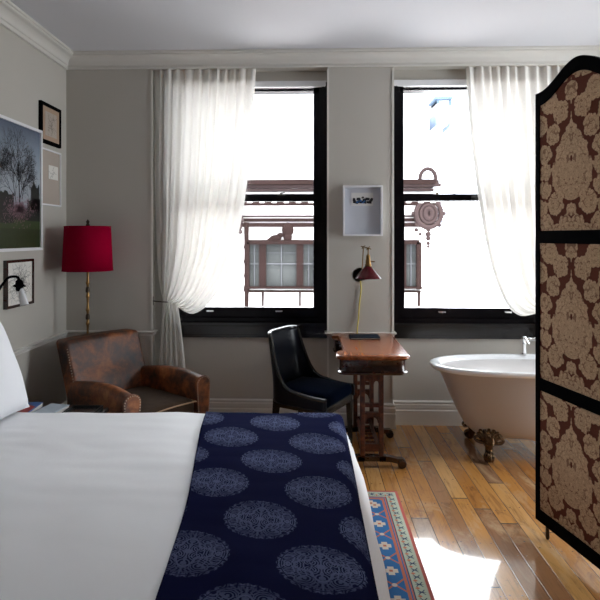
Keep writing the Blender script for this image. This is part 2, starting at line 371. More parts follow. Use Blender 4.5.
# ------------------------------------------------------------------ mesh helpers
class MB:
    """collects shapes; build() links them as ONE mesh object"""
    def __init__(s): s.bm = bmesh.new(); s.mi = 0; s.uv = None
    def face(s, vs_):
        try:
            f = s.bm.faces.new(vs_); f.material_index = s.mi; return f
        except ValueError: return None
    def box(s, a, b, bev=0.0):
        x0, x1 = sorted((a[0], b[0])); y0, y1 = sorted((a[1], b[1])); z0, z1 = sorted((a[2], b[2]))
        if bev: return s.rbox(((x0+x1)/2, (y0+y1)/2, (z0+z1)/2), (x1-x0, y1-y0, z1-z0), bev, 2, 1)
        V = [s.bm.verts.new(p) for p in ((x0,y0,z0),(x1,y0,z0),(x1,y1,z0),(x0,y1,z0),(x0,y0,z1),(x1,y0,z1),(x1,y1,z1),(x0,y1,z1))]
        for q in ((3,2,1,0),(4,5,6,7),(0,1,5,4),(1,2,6,5),(2,3,7,6),(3,0,4,7)): s.face([V[i] for i in q])
        return s
    def rbox(s, c, size, r, nb=3, nf=4, fn=None):
        """rounded box, nb segments of rounding, nf of flat, optional deformation fn(Vector) -> Vector"""
        h = [max(q/2, 1e-4) for q in size]; r = min(r, *h)
        def ticks(hh):
            i = hh-r
            t = [('e', -1, k/nb) for k in range(nb)]+[('f', -i+2*i*k/nf, 0) for k in range(nf+1)]+[('e', 1, k/nb) for k in range(nb-1, -1, -1)]
            return t
        def val(tk, hh):
            if tk[0] == 'f': return tk[1]
            i = hh-r
            return tk[1]*(i+r*math.tan((1-tk[2])*PI/4))
        T = [[val(t, hh) for t in ticks(hh)] for hh in h]
        cache = {}
        def vert(p):
            key = tuple(round(q, 5) for q in p)
            if key in cache: return cache[key]
            inner = Vector([max(-h[i]+r, min(h[i]-r, p[i])) for i in range(3)])
            d = Vector(p)-inner
            q = inner+d.normalized()*r if d.length > 1e-9 else inner
            q = q+Vector(c)
            if fn: q = fn(q)
            v = s.bm.verts.new(q); cache[key] = v; return v
        for ax in range(3):
            a1, a2 = (ax+1) % 3, (ax+2) % 3
            for sg in (-1, 1):
                for i in range(len(T[a1])-1):
                    for j in range(len(T[a2])-1):
                        ps = []
                        for (ii, jj) in ((i, j), (i+1, j), (i+1, j+1), (i, j+1)):
                            p = [0, 0, 0]; p[ax] = sg*h[ax]; p[a1] = T[a1][ii]; p[a2] = T[a2][jj]; ps.append(vert(p))
                        if sg < 0: ps.reverse()
                        if len(set(ps)) == 4: s.face(ps)
                        else:
                            u = list(dict.fromkeys(ps))
                            if len(u) == 3: s.face(u)
        return s
    def loft(s, rings, closed=True, caps=True):
        L = [[s.bm.verts.new(p) for p in ring] for ring in rings]
        n = len(L[0])
        for a, b in zip(L, L[1:]):
            for i in range(n if closed else n-1): s.face([a[i], a[(i+1) % n], b[(i+1) % n], b[i]])
        if caps and closed: s.face(list(reversed(L[0]))); s.face(L[-1])
        return s
    def tube(s, pts, r, n=10, caps=True):
        pts = [Vector(p) for p in pts]; rs = r if isinstance(r, (list, tuple)) else [r]*len(pts)
        rings = []; up = None
        for i, p in enumerate(pts):
            d = (pts[min(i+1, len(pts)-1)]-pts[max(i-1, 0)])
            d = d.normalized() if d.length > 1e-9 else Vector((0, 0, 1))
            if up is None: up = Vector((0, 0, 1)) if abs(d.z) < .9 else Vector((1, 0, 0))
            a = d.cross(up).normalized(); b_ = a.cross(d).normalized(); up = b_
            rings.append([p+(a*math.cos(2*PI*k/n)+b_*math.sin(2*PI*k/n))*rs[i] for k in range(n)])
        rings = [list(reversed(q)) for q in rings]
        return s.loft(rings, True, caps)
    def lathe(s, prof, c=(0, 0, 0), n=24, axis='z', caps=True):
        rings = []
        for r, h in prof:
            ring = []
            for k in range(n):
                a = 2*PI*k/n; p = (r*math.cos(a), r*math.sin(a), h)
                if axis == 'y': p = (p[0], p[2], -p[1])
                if axis == 'x': p = (p[2], p[0], p[1])
                ring.append(Vector(c)+Vector(p))
            rings.append(ring)
        return s.loft(rings, True, caps)
    def ball(s, c, r, n=12, sc_=(1, 1, 1)):
        prof = [(max(1e-4, math.sin(PI*k/(n//2))), -math.cos(PI*k/(n//2))) for k in range(n//2+1)]
        rings = [[Vector(c)+Vector((q*math.cos(2*PI*i/n)*r*sc_[0], q*math.sin(2*PI*i/n)*r*sc_[1], h*r*sc_[2])) for i in range(n)] for q, h in prof]
        return s.loft(rings)
    def prism(s, poly, d0, d1, plane='xy'):
        def P(p, d):
            return {'xy': (p[0], p[1], d), 'xz': (p[0], d, p[1]), 'yz': (d, p[0], p[1])}[plane]
        return s.loft([[P(p, d0) for p in poly], [P(p, d1) for p in poly]])
    def poly(s, pts): s.face([s.bm.verts.new(p) for p in pts]); return s
    def grid(s, nu, nv, fn, uvf=None):
        L = [[s.bm.verts.new(fn(i/nu, j/nv)) for i in range(nu+1)] for j in range(nv+1)]
        uvl = s.bm.loops.layers.uv.verify() if uvf else None
        for j in range(nv):
            for i in range(nu):
                idx = ((i, j), (i+1, j), (i+1, j+1), (i, j+1))
                f = s.face([L[b][a] for a, b in idx])
                if f and uvf:
                    for lp, (a, b) in zip(f.loops, idx): lp[uvl].uv = uvf(a/nu, b/nv)
        return s
    def xf(s, mtx): s.bm.transform(mtx); return s
    def build(s, name, mats, parent=None, smooth=30, recalc=True, subs=0):
        if recalc: bmesh.ops.recalc_face_normals(s.bm, faces=s.bm.faces)
        me = bpy.data.meshes.new(name); s.bm.to_mesh(me); s.bm.free()
        for m_ in (mats if isinstance(mats, list) else [mats]): me.materials.append(m_)
        if smooth:
            me.shade_smooth(); me.set_sharp_from_angle(angle=R(smooth))
        o = bpy.data.objects.new(name, me); C.objects.link(o)
        if parent: o.parent = parent
        return o

def tag(o, label=None, cat=None, group=None, kind=None):
    if label: o['label'] = label
    if cat: o['category'] = cat
    if group: o['group'] = group
    if kind: o['kind'] = kind
    return o
def thing(name, label, cat, loc=(0, 0, 0), rz=0.0, group=None):
    o = bpy.data.objects.new(name, None); C.objects.link(o); o.location = loc; o.rotation_euler = (0, 0, rz); o.empty_display_size = .1
    return tag(o, label, cat, group)
def copy_tree(o, parent=None):
    c = o.copy(); C.objects.link(c); c.parent = parent
    for ch in [q for q in bpy.data.objects if q.parent == o]: copy_tree(ch, c)
    return c
def struct(name, mb, m, parent=None, **k):
    o = mb.build(name, m, parent, **k)
    if parent is None: o['kind'] = 'structure'
    return o
def catmull(P, n=8):
    P = [Vector(p) for p in P]; out = []
    for i in range(len(P)-1):
        p0, p1, p2, p3 = P[max(i-1, 0)], P[i], P[i+1], P[min(i+2, len(P)-1)]
        for k in range(n):
            t = k/n
            out.append(.5*((2*p1)+(p2-p0)*t+(2*p0-5*p1+4*p2-p3)*t*t+(3*p1-p0-3*p2+p3)*t**3))
    out.append(P[-1]); return out
def interp(tab, x):
    if x <= tab[0][0]: return tab[0][1]
    for (a, p), (b, q) in zip(tab, tab[1:]):
        if x <= b:
            t = (x-a)/(b-a); t = t*t*(3-2*t) if False else t
            return p+(q-p)*t
    return tab[-1][1]
def sweep(mb, prof, path, side=1):
    """profile [(out, z)] along a horizontal polyline with mitred corners; out points to side*left of travel"""
    P = [Vector((*p, 0)) for p in path]; rings = []
    for i, p in enumerate(P):
        def nrm(a, b):
            d = (b-a).normalized(); return Vector((-d.y, d.x, 0))*side
        if i == 0: n = nrm(P[0], P[1])
        elif i == len(P)-1: n = nrm(P[-2], P[-1])
        else:
            n1, n2 = nrm(P[i-1], p), nrm(p, P[i+1]); n = (n1+n2); n = n/(n.dot(n1))
        rings.append([p+n*o_+Vector((0, 0, z)) for o_, z in prof])
    return mb.loft(rings)

# ------------------------------------------------------------------ the room
YO = 4.80                                        # outer face of the window wall
fl = MB(); fl.box((XL-.1, YB-.1, -.1), (XR+.1, YREC+.02, 0)); struct('floor', fl, M['floor'], smooth=0)
c_ = MB(); c_.box((XL-.1, YB-.1, ZC), (XR+.2, YO, ZC+.1)); struct('ceiling', c_, M['ceiling'], smooth=0)
w = MB(); w.box((XL-.1, YB, 0), (XL, YO, ZC)); struct('wall_left', w, M['wall'], smooth=0)
SY0, SY1 = 2.95, 4.25
w = MB(); w.box((XR, YB, 0), (XR+.2, SY0, ZC)); w.box((XR, SY1, 0), (XR+.2, YO, ZC)); w.box((XR, SY0, 0), (XR+.2, SY1, .12)); w.box((XR, SY0, 2.80), (XR+.2, SY1, ZC)); struct('wall_right', w, M['wall'], smooth=0)
w = MB()
for a, b in ((SY0, SY0+.09), (SY1-.09, SY1)): w.box((XR+.06, a, .12), (XR+.14, b, 2.80))
for a, b in ((.12, .24), (1.01, 1.07), (2.74, 2.80)): w.box((XR+.06, SY0+.09, a), (XR+.14, SY1-.09, b))
o = struct('window_3', w, M['black_wood'], smooth=0)  # unseen window, added to give the room light from the right
w = MB(); w.box((XR+.095, SY0+.085, .23), (XR+.10, SY1-.085, 2.75)); w.build('pane', M['glass'], o, smooth=0)
w = MB(); w.box((XL-.1, YB-.1, 0), (XR+.1, YB, ZC)); struct('wall_rear', w, M['wall'], smooth=0)
ZW0, ZW1 = 0.83, 2.80                            # window opening
w = MB()
w.box((XL, YPIER, 0), (WX[0][0], YO, ZC)); w.box((WX[0][1], YPIER, 0), (WX[1][0], YO, ZC)); w.box((WX[1][1], YPIER, 0), (XR, YO, ZC))
for x0, x1 in WX:
    w.box((x0, YREC, 0), (x1, YO, ZW0)); w.box((x0, YREC, ZW1), (x1, YO, ZC))
w.box((WX[0][0], YREC, ZW0), (WX[0][0]+.085, YO, ZW1)); w.box((WX[1][1]-.085, YREC, ZW0), (WX[1][1], YO, ZW1))
struct('wall_back', w, M['wall'], smooth=0)
# narrow bead down each pier edge
w = MB()
for x in (WX[0][0], WX[0][1], WX[1][0], WX[1][1]):
    w.box((x-.008, YPIER-.006, .25), (x+.008, YPIER+.004, ZC-.13))
struct('trim_5', w, M['trim'], smooth=0)
# crown moulding
cp = [(0, 0), (.014, 0), (.014, -.0), (0, 0)]
def crown_prof():
    z0 = ZC-.118
    pr = [(0, ZC), (0, z0), (.020, z0), (.022, z0+.012), (.016, z0+.016), (.018, z0+.026), (.028, z0+.030)]
    for k in range(7):
        a = k/6*PI/2; pr.append((.030+.058*(1-math.cos(a)), z0+.034+.050*math.sin(a)))
    pr += [(.094, z0+.088), (.094, z0+.098), (.106, z0+.102), (.106, ZC)]
    return pr
s1 = MB(); sweep(s1, crown_prof(), [(XL, YB), (XL, YPIER), (XR, YPIER), (XR, YB)], -1); struct('trim_1', s1, M['trim'], smooth=25)
# the flat soffit behind the crown over each bay
s1 = MB()
for x0, x1 in WX: s1.box((x0, YPIER, ZC-.118), (x1, YREC, ZC))
struct('trim_2', s1, M['wall'], smooth=0)
# chair rail on the left wall and on the piers
zr = .77
rp = [(0, zr-.036), (.008, zr-.036), (.010, zr-.020), (.016, zr-.014), (.026, zr-.008), (.026, zr), (0, zr+.004)]
s1 = MB(); sweep(s1, rp, [(XL, YB), (XL, YPIER), (WX[0][0], YPIER), (WX[0][0], YREC)], -1); struct('trim_3', s1, M['trim'], smooth=25)
s1 = MB(); sweep(s1, rp, [(WX[0][1], YREC), (WX[0][1], YPIER), (WX[1][0], YPIER), (WX[1][0], YREC)], -1); struct('trim_4', s1, M['trim'], smooth=25)
# baseboards
bp = [(0, 0), (.022, 0), (.022, .118), (.016, .124), (.016, .134), (.019, .137), (.019, .165), (.013, .170), (.013, .178), (.017, .181), (.017, .188), (.006, .196), (0, .198)]
s1 = MB(); sweep(s1, bp, [(XL, YPIER), (WX[0][0], YPIER), (WX[0][0], YREC), (WX[0][1], YREC), (WX[0][1], YPIER), (WX[1][0], YPIER), (WX[1][0], YREC), (WX[1][1], YREC), (WX[1][1], YPIER), (XR, YPIER)], -1)
struct('baseboard_back', s1, M['trim'], smooth=25)
s1 = MB(); sweep(s1, bp, [(XL, YB), (XL, YPIER)], -1); struct('baseboard_left', s1, M['trim'], smooth=25)

# windows: black double-hung sashes
def zz(py): return at(300, py, YREC).z
def window(n, x0, x1):
    wf = MB()
    y0, y1 = YREC-.018, YO-.06
    zt, zb = zz(83), zz(322)
    fw = .052
    # casing with two steps down to the sash
    for a, b_, s_ in ((x0, x0+fw, 1), (x1-fw, x1, -1)):
        wf.box((a, y0, zb), (b_, y1, zt))
        e = b_ if s_ > 0 else a
        wf.box((e, y0+.028, zb), (e+s_*.018, y1, zt))
        o_ = a if s_ > 0 else b_
        wf.box((o_+s_*.008, y0-.008, zb), (o_+s_*.022, y0, zt))
        wf.box((o_+s_*.032, y0-.006, zb), (o_+s_*.042, y0, zt))
    wf.box((x0+fw, y0, zt-.035), (x1-fw, y1, zt)); wf.box((x0+fw, y0+.01, zb), (x1-fw, y1, zz(318)))
    root = struct('window_%d' % n, wf, M['black_wood'], smooth=0)
    sx0, sx1 = x0+fw+.018, x1-fw-.018; st = .040
    # upper sash (outer) and lower sash (inner)
    for nm, za, zb_, ya in (('upper_sash', zz(201), zt-.035, 4.585), ('lower_sash', zz(318), zz(194), 4.540)):
        m_ = MB(); rail_t = .012 if nm == 'upper_sash' else .058
        rail_b = .058 if nm == 'upper_sash' else zz(308)-zz(318)
        m_.box((sx0, ya, za), (sx0+st, ya+.035, zb_)); m_.box((sx1-st, ya, za), (sx1, ya+.035, zb_))
        m_.box((sx0+st, ya, zb_-rail_t), (sx1-st, ya+.035, zb_)); m_.box((sx0+st, ya, za), (sx1-st, ya+.035, za+rail_b))
        for xx in (sx0+st, sx1-st-.006): m_.box((xx, ya+.008, za+rail_b), (xx+.006, ya+.03, zb_-rail_t))
        o = m_.build(nm, M['black_wood'], root, smooth=0)
        g = MB(); g.box((sx0+st-.005, ya+.016, za+rail_b-.005), (sx1-st+.005, ya+.020, zb_-rail_t+.005)); g.build('pane', M['glass'], o, smooth=0)
    # stool and apron
    m_ = MB(); m_.box((x0, YREC-.045, zz(325.5)), (x1, y1, zz(322)), .004); m_.box((x0, YREC-.024, zz(337)), (x1, YREC+.01, zz(325.5)))
    m_.box((x0, YREC-.030, zz(337)-.002), (x1, YREC-.0, zz(334.5)))
    m_.build('sill', M['ebony'], root, smooth=0)
    m_ = MB(); zc = zz(195); xm = (sx0+sx1)/2+.29*(1 if n == 1 else -1)+(0.0 if n == 1 else 0.0)-(.0 if n == 1 else -.0)
    m_.box((xm-.035, 4.535, zc), (xm+.035, 4.575, zc+.008), .003); m_.lathe([(.012, 0), (.012, .012), (.006, .016)], (xm, 4.555, zc+.008), 12); m_.tube([(xm, 4.555, zc+.018), (xm+.03, 4.545, zc+.026)], .005, 8)
    tag(m_.build('sash_lock', M['bronze'], root), 'dark metal sash lock')
    for px in ((210, 279) if n == 1 else (442, 508)):
        X = at(px, 312, 4.535).x; m_ = MB(); zc = zz(311.5)
        m_.box((X-.030, 4.530, zc-.006), (X+.030, 4.542, zc+.004), .002); m_.box((X-.026, 4.522, zc-.008), (X+.026, 4.531, zc-.002), .002)
        tag(m_.build('sash_lift', M['chrome'], root), 'silver sash lift')
    return root
window(1, WX[0][0]+.085, WX[0][1]); window(2, WX[1][0], WX[1][1]-.085)
for n, (x0, x1) in enumerate(WX):
    b_ = MB(); b_.box((x0+.03 if n == 0 else x0+.004, YREC-.026, zz(87.5)), (x1-.012 if n == 0 else x1-.03, YREC-.002, zz(81.5)), .004)
    tag(b_.build('roller_blind', M['white_frame'], smooth=0), ['rolled-up white blind over the window behind the brown armchair', 'rolled-up white blind over the window behind the bathtub'][n], 'blind')

# ------------------------------------------------------------------ bed
BX1 = 0.185; BY1 = 2.985; BY0 = 1.10; BZ = .589; BX0 = -1.93
def side_drop(a, edge, r, flare=0.0):
    """distance a along a cloth that turns down at edge -> (position, drop)"""
    s0 = edge-r
    if a <= s0: return a, 0.0
    L = r*PI/2
    if a <= s0+L:
        t = (a-s0)/r; return s0+r*math.sin(t), r*(1-math.cos(t))
    d = a-s0-L; return edge+d*flare, r+d*math.sqrt(1-flare*flare)
def cloth_pt(a, b, off=0.0):
    x, dx = side_drop(a, BX1+off, .060+off, .36)
    y1, dy = side_drop(b, BY1+off, .07+off, .10)
    y0, d0 = side_drop(-b, -(BY0-off), .07+off, .10)
    y = y1 if b > (BY0+BY1)/2 else -y0
    z = BZ+off-max(dx, dy, d0)
    n = noise.noise(Vector((x*1.9, y*1.9, 3)))*.013+noise.noise(Vector((x*5, y*4, 9)))*.006+.004*abs(noise.noise(Vector((x*3+y*2, y*9, 5))))
    fall = max(dx, dy, d0)
    if fall > .05:
        k = (fall-.05)*.10
        if dx >= max(dy, d0): x += k*.10*math.sin(b*9+math.sin(b*3)*2)
        else: y += k*math.sin(a*15)
    sag = -.02*max(0, min(1, (x-(-.1))/.3))*0
    return Vector((x, y, z+(n-.006 if fall < .05 else 0)+sag))
bed = thing('bed', 'large low bed made up in white behind the navy throw', 'bed', (0, 0, 0))
b_ = MB(); b_.box((BX0, BY0+.05, .17), (BX1-.03, BY1-.05, .30), .02); b_.build('bed_base', M['sheet_hem'], bed)
b_ = MB(); b_.rbox(((BX0+BX1)/2-.01, (BY0+BY1)/2, .425), (BX1-BX0-.07, BY1-BY0-.08, .24), .05, 3, 2); b_.build('mattress', M['sheet_hem'], bed)
b_ = MB(); b_.rbox((BX0+.0, (BY0+BY1)/2, .58), (.08, BY1-BY0-.02, 1.0), .03, 3, 2); b_.build('headboard', M['black_leather'], bed)
for x in (BX0+.12, BX1-.18):
    for y in (BY0+.18, BY1-.18):
        b_ = MB(); b_.lathe([(.022, 0), (.032, .168)], (x, y, .0115), 14); b_.build('leg', M['ebony'], bed)
amax = BX1+.36; bmax = BY1+.26; bmin = BY0-.26; amin = BX0+.10
d_ = MB(); d_.grid(110, 120, lambda u, v: cloth_pt(amin+(amax-amin)*u, bmin+(bmax-bmin)*v))
dv = d_.build('duvet', M['sheet'], None, smooth=80)
sm = dv.modifiers.new('thick', 'SOLIDIFY'); sm.thickness = .008; sm.offset = -1
tag(dv, 'smooth white duvet spread over the bed', 'duvet')
def thr(u, v):
    b = bmin+.10+(bmax-bmin-.16)*v
    a0 = -.40+(-.56+.40)*((b-1.5)/(3.0-1.5)) if b < 3 else -.56
    a0 += .012*math.sin(b*4)+.015*max(0, b-2.2)
    a1 = BX1+.058+.012*math.sin(b*6)
    a = a0+(a1-a0)*u
    p = cloth_pt(a, b, .010)
    p.z += noise.noise(Vector((p.x*6, p.y*5, 2)))*.0035+.002
    return p
def thr_uv(u, v):
    b = bmin+.10+(bmax-bmin-.16)*v
    a0 = -.40+(-.56+.40)*((b-1.5)/(3.0-1.5)) if b < 3 else -.56
    a = a0+(BX1+.058-a0)*u
    uu = a+.163; ww = b-2.30
    return (uu+0.04*ww*0, ww+.17*uu)
t_ = MB(); t_.grid(90, 200, thr, thr_uv)
to = t_.build('bed_throw', M['throw'], None, smooth=80)
sm = to.modifiers.new('thick', 'SOLIDIFY'); sm.thickness = .006; sm.offset = -1
tag(to, 'navy blue throw with pale round medallions across the foot of the bed', 'throw')

def pillow_mb(wd, ht, th):
    m_ = MB(); n = 22
    def f(sg):
        def g(u, v):
            x = -1+2*u; y = -1+2*v
            t = (max(0, 1-abs(x)**2.6)**.55)*(max(0, 1-abs(y)**2.6)**.55)
            k = 1-.07*(1-abs(x)**2)*(abs(y)**3); k2 = 1-.07*(1-abs(y)**2)*(abs(x)**3)
            w_ = noise.noise(Vector((x*2, y*2, sg*3)))*.012*t
            return Vector((x*wd/2*k2, y*ht/2*k, sg*(th/2*t+w_)))
        return g
    m_.grid(n, n, f(1)); m_.grid(n, n, lambda u, v: f(-1)(1-u, v))
    bmesh.ops.remove_doubles(m_.bm, verts=m_.bm.verts, dist=.0005)
    return m_
for i, (y, dx_, lb) in enumerate(((2.63, 0, 'big white pillow propped at the head of the bed, on the side nearest the armchair'), (1.75, 0.0, 'big white pillow propped at the head of the bed, on the side nearest the camera'))):
    m_ = pillow_mb(.70, .64, .24)
    m_.xf(Matrix.Rotation(R(90), 4, 'Z') @ Matrix.Rotation(R(90-22), 4, 'X'))
    o = m_.build('pillow', M['pillow'], None, smooth=85)
    o.location = (-1.665+dx_, y, BZ+.305); tag(o, lb, 'pillow', 'pillows at the head of the bed')

# ------------------------------------------------------------------ low black nightstand with books
ns = thing('nightstand', 'low black nightstand between the bed and the armchair', 'nightstand', (-1.595, 3.175, 0))
b_ = MB(); b_.box((-.36, -.125, .14), (.36, .125, .470), .006); b_.build('cabinet_body', M['black_frame'], ns)
b_ = MB(); b_.box((-.375, -.13, .470), (.375, .13, .497), .006); b_.build('top', M['ebony'], ns)
for x in (-.33, .33):
    for y in (-.10, .10):
        b_ = MB(); b_.lathe([(.014, 0), (.02, .14)], (x, y, 0), 12); b_.build('leg', M['ebony'], ns)
b_ = MB(); b_.box((-.34, -.131, .34), (.34, -.124, .460), .002); d_ = b_.build('drawer', M['black_frame'], ns)
b_ = MB(); b_.lathe([(.006, 0), (.012, .012), (.001, .02)], (0, -.131, .39), 12, 'y'); b_.build('knob', M['brass'], d_)
def book(name, lb, x, y, z, rz, sx, sy, sz, cov, group=None, extra=None):
    t = thing(name, lb, 'book', (x, y, z), rz, group)
    b_ = MB(); b_.box((-sx/2, -sy/2, 0), (sx/2, sy/2, .0025)); b_.box((-sx/2, -sy/2, sz-.0025), (sx/2, sy/2, sz)); b_.box((-sx/2, -sy/2, 0), (-sx/2+.003, sy/2, sz))
    b_.build('cover', cov, t, smooth=0)
    b_ = MB(); b_.box((-sx/2+.003, -sy/2+.004, .0025), (sx/2-.004, sy/2-.004, sz-.0025)); b_.build('pages', M['paper'], t, smooth=0)
    if extra: extra(t)
    return t
def red_band(t):
    b_ = MB(); b_.prism([(.0, -.07), (.105, -.105), (.105, .02), (.06, .05)], .0305, .0312); b_.build('cover_print', M['book_red'], t, smooth=0)
    b_ = MB(); b_.box((-.10, -.1112, .008), (.02, -.1102, .020)); b_.build('spine_title', M['paper'], t, smooth=0)
book('hardback_book', 'blue and red hardback on the nightstand beside the pillow', -1.73, 3.175, .4975, R(4), .23, .22, .0305, M['book_royal'], 'books on the nightstand', red_band)
book('paperback_book', 'pale blue paperback lying next to the blue hardback on the nightstand', -1.52, 3.165, .4975, R(-10), .13, .20, .028, M['book_pale'], 'books on the nightstand')
bx = thing('tray', 'black lacquer tray with a gold rim on the nightstand', 'tray', (-1.335, 3.165, .4975))
b_ = MB(); b_.box((-.095, -.10, 0), (.095, .10, .014), .003); b_.build('tray_base', M['ebony'], bx)
b_ = MB()
for a, c2 in (((-.095, -.10), (.095, -.092)), ((-.095, .092), (.095, .10)), ((-.095, -.092), (-.087, .092)), ((.087, -.092), (.095, .092))): b_.box((*a, .014), (*c2, .024))
b_.build('tray_rim', M['ebony'], bx)
b_ = MB(); b_.box((.055, -.1015, .010), (.09, -.1003, .022)); b_.build('corner_fitting', M['gold'], bx)

# ------------------------------------------------------------------ brown leather club chair
arm_phi = R(54)
ac = thing('leather_armchair', 'worn brown leather club armchair with nailhead trim beside the bed', 'armchair', (-1.225, 3.83, 0), arm_phi)
b_ = MB(); b_.rbox((0, .02, .20), (.56, .66, .16), .03, 2, 2); b_.build('seat_base', M['leather'], ac)
def seatf(v): 
    v.z += .025*math.cos(v.x*4.5)*math.cos((v.y+.05)*3.4)*(1 if v.z > .34 else 0)
    return v
b_ = MB(); b_.rbox((0, -.075, .335), (.475, .60, .13), .045, 3, 6, seatf); sc_o = b_.build('seat_cushion', M['brown_velvet'], ac)
b_ = MB()
loop = [(p[0], p[1], p[2]-.080) for p in [(-.225, -.35, .468), (-.233, -.372, .466), (-.2, -.374, .470), (0, -.376, .478), (.2, -.374, .470), (.233, -.372, .466), (.235, -.3, .468), (.236, 0, .473), (.236, .18, .468)]]
b_.tube(catmull(loop, 5), .005, 6); b_.tube(catmull([(p[0], p[1]-.002, .280) for p in loop[:7]], 5), .005, 6)
b_.build('piping', M['piping'], sc_o)
def bkf(v):
    t = (v.z-.24)/.56
    v.y += max(0, t)*.21+.02*(v.x/.3)**2*(-1)
    v.x *= 1.0+.02*max(0, t)
    v.z += .006*math.cos(v.x*5)*(1 if t > .8 else 0)
    if v.y < .3: v.y -= .018*math.cos(v.x*5.2)*max(0, math.sin(min(1, max(0, t))*PI))
    return v
b_ = MB(); b_.rbox((0, .265, .52), (.62, .15, .56), .032, 4, 10, bkf); bk = b_.build('backrest', M['leather'], ac)
def nails(path, r=.0048, step_=.019):
    m_ = MB(); P = [Vector(p) for p in path]; acc = 0
    for a, b in zip(P, P[1:]):
        L = (b-a).length
        while acc < L:
            q = a.lerp(b, acc/L); m_.ball(q, r, 6); acc += step_
        acc -= L
    return m_
for sx in (-1, 1):
    m_ = nails(catmull([(sx*.318, .252, .50), (sx*.320, .285, .60), (sx*.321, .32, .70), (sx*.321, .345, .765)], 6))
    m_.build('nailhead_trim', M['nail'], bk)
for sx in (-1, 1):
    rings = []
    N = 20
    for i in range(N+1):
        t = i/N; y = .30-.655*t
        top = .545+.035*math.sin(min(1, t*1.0)*PI*.9)-.030*max(0, t-.75)*4*.4-.05*(1-t)*.3
        wd_ = .105+.02*t
        if i == N: pass
        cx = sx*(.292+.008*t)
        bot = .13
        endk = 1.0
        if t > .93: endk = math.sqrt(max(0, 1-((t-.93)/.07)**2))*.22+.78
        ring = []
        for k in range(20):
            a = 2*PI*k/20
            ca, sa = math.cos(a), math.sin(a)
            e = .55
            X = cx+wd_/2*endk*math.copysign(abs(ca)**e, ca)
            hh = (top-bot)/2*(1-(1-endk)*.25)
            Z = (top+bot)/2+hh*math.copysign(abs(sa)**.45, sa)
            ring.append((X, y, Z))
        rings.append(ring)
    b_ = MB(); b_.loft(rings)
    am = b_.build('armrest', M['leather'], ac, smooth=50)
    # flared front panel outlined with nails
    pr = []
    for k in range(25):
        a = PI*k/24
        pr.append((sx*.300+.066*math.cos(a), .500+.056*math.sin(a)))
    pr = [(sx*.300+.045, .12)]+pr+[(sx*.300-.045, .12)]
    b_ = MB(); b_.prism(pr, -.360, -.378, 'xz'); b_.build('arm_front', M['leather'], am, smooth=35)
    pth = [(sx*.300+.040, -.380, .14), (sx*.300+.046, -.380, .30), (sx*.300+.057, -.380, .47)]+[(sx*.300+.058*math.cos(PI*k/10), -.380, .500+.048*math.sin(PI*k/10)) for k in range(11)]+[(sx*.300-.057, -.380, .47), (sx*.300-.046, -.380, .30), (sx*.300-.040, -.380, .14)]
    nails(pth, .0042, .017).build('nailhead_trim', M['nail'], am)
for x in (-.26, .26):
    for y in (-.31, .30):
        b_ = MB(); b_.loft([[(x+sx*q, y+sy*q, z) for sx, sy in ((-1, -1), (1, -1), (1, 1), (-1, 1))] for q, z in ((.016, 0), (.026, .13))]); b_.build('leg', M['ebony'], ac, smooth=0)

# ------------------------------------------------------------------ red floor lamp
LX, LY = -1.712, 4.185
fl_ = thing('floor_lamp', 'slim brass floor lamp with a crimson drum shade in the corner', 'floor lamp', (LX, LY, 0))
b_ = MB(); b_.lathe([(.125, 0), (.125, .012), (.10, .022), (.03, .03), (.014, .05)], (0, 0, 0), 32); b_.build('base', M['bronze'], fl_)
pr = []
z = .03; k = 0
while z < 1.22:
    L = .105
    for t in (0, .15, .5, .85, 1): pr.append((.0125-.004*math.sin(t*PI)+(.003 if t in (0, 1) else 0), z+t*L*.98))
    z += L; k += 1
b_ = MB(); b_.lathe(pr+[(.008, z), (.008, 1.40)], (0, 0, 0), 14); b_.build('pole', M['dark_brass'], fl_)
zz_ = .06
while zz_ < 1.25:
    b_ = MB(); b_.lathe([(.0155, zz_), (.017, zz_+.012), (.0155, zz_+.030), (.011, zz_+.045)], (0, 0, 0), 12); zz_ += .21
    tag(b_.build('pole_collar', M['bronze'], fl_), 'dark bronze collar on the pole')
b_ = MB(); prof = [(.188, 1.280), (.172, 1.622)]
b_.lathe(prof, (0, 0, 0), 48, caps=False); sh = b_.build('lamp_shade', M['red_shade'], fl_, smooth=60)
sm = sh.modifiers.new('thick', 'SOLIDIFY'); sm.thickness = .003
b_ = MB(); b_.tube([(.172*math.cos(a*PI/24), .172*math.sin(a*PI/24), 1.622) for a in range(49)], .003, 6); b_.build('shade_rim', M['red_shade'], sh)
b_ = MB(); b_.tube([(.188*math.cos(a*PI/24), .188*math.sin(a*PI/24), 1.280) for a in range(49)], .003, 6)
b_.build('shade_rim', M['red_shade'], sh)
b_ = MB()
for a in range(3): b_.tube([(0, 0, 1.60), (.176*math.cos(a*2.094), .176*math.sin(a*2.094), 1.615)], .002, 6)
b_.lathe([(.004, 1.38), (.014, 1.40), (.016, 1.46), (.012, 1.47), (.028, 1.50), (.024, 1.54), (.001, 1.56)], (0, 0, 0), 14); b_.build('bulb_holder', M['brass'], fl_)
b_ = MB(); b_.tube([(0, 0, 1.56), (0, 0, 1.62)], .004, 8); b_.lathe([(.012, 1.617), (.016, 1.632), (.010, 1.645), (.014, 1.66), (.001, 1.678)], (0, 0, 0), 14); b_.build('finial', M['bronze'], fl_)

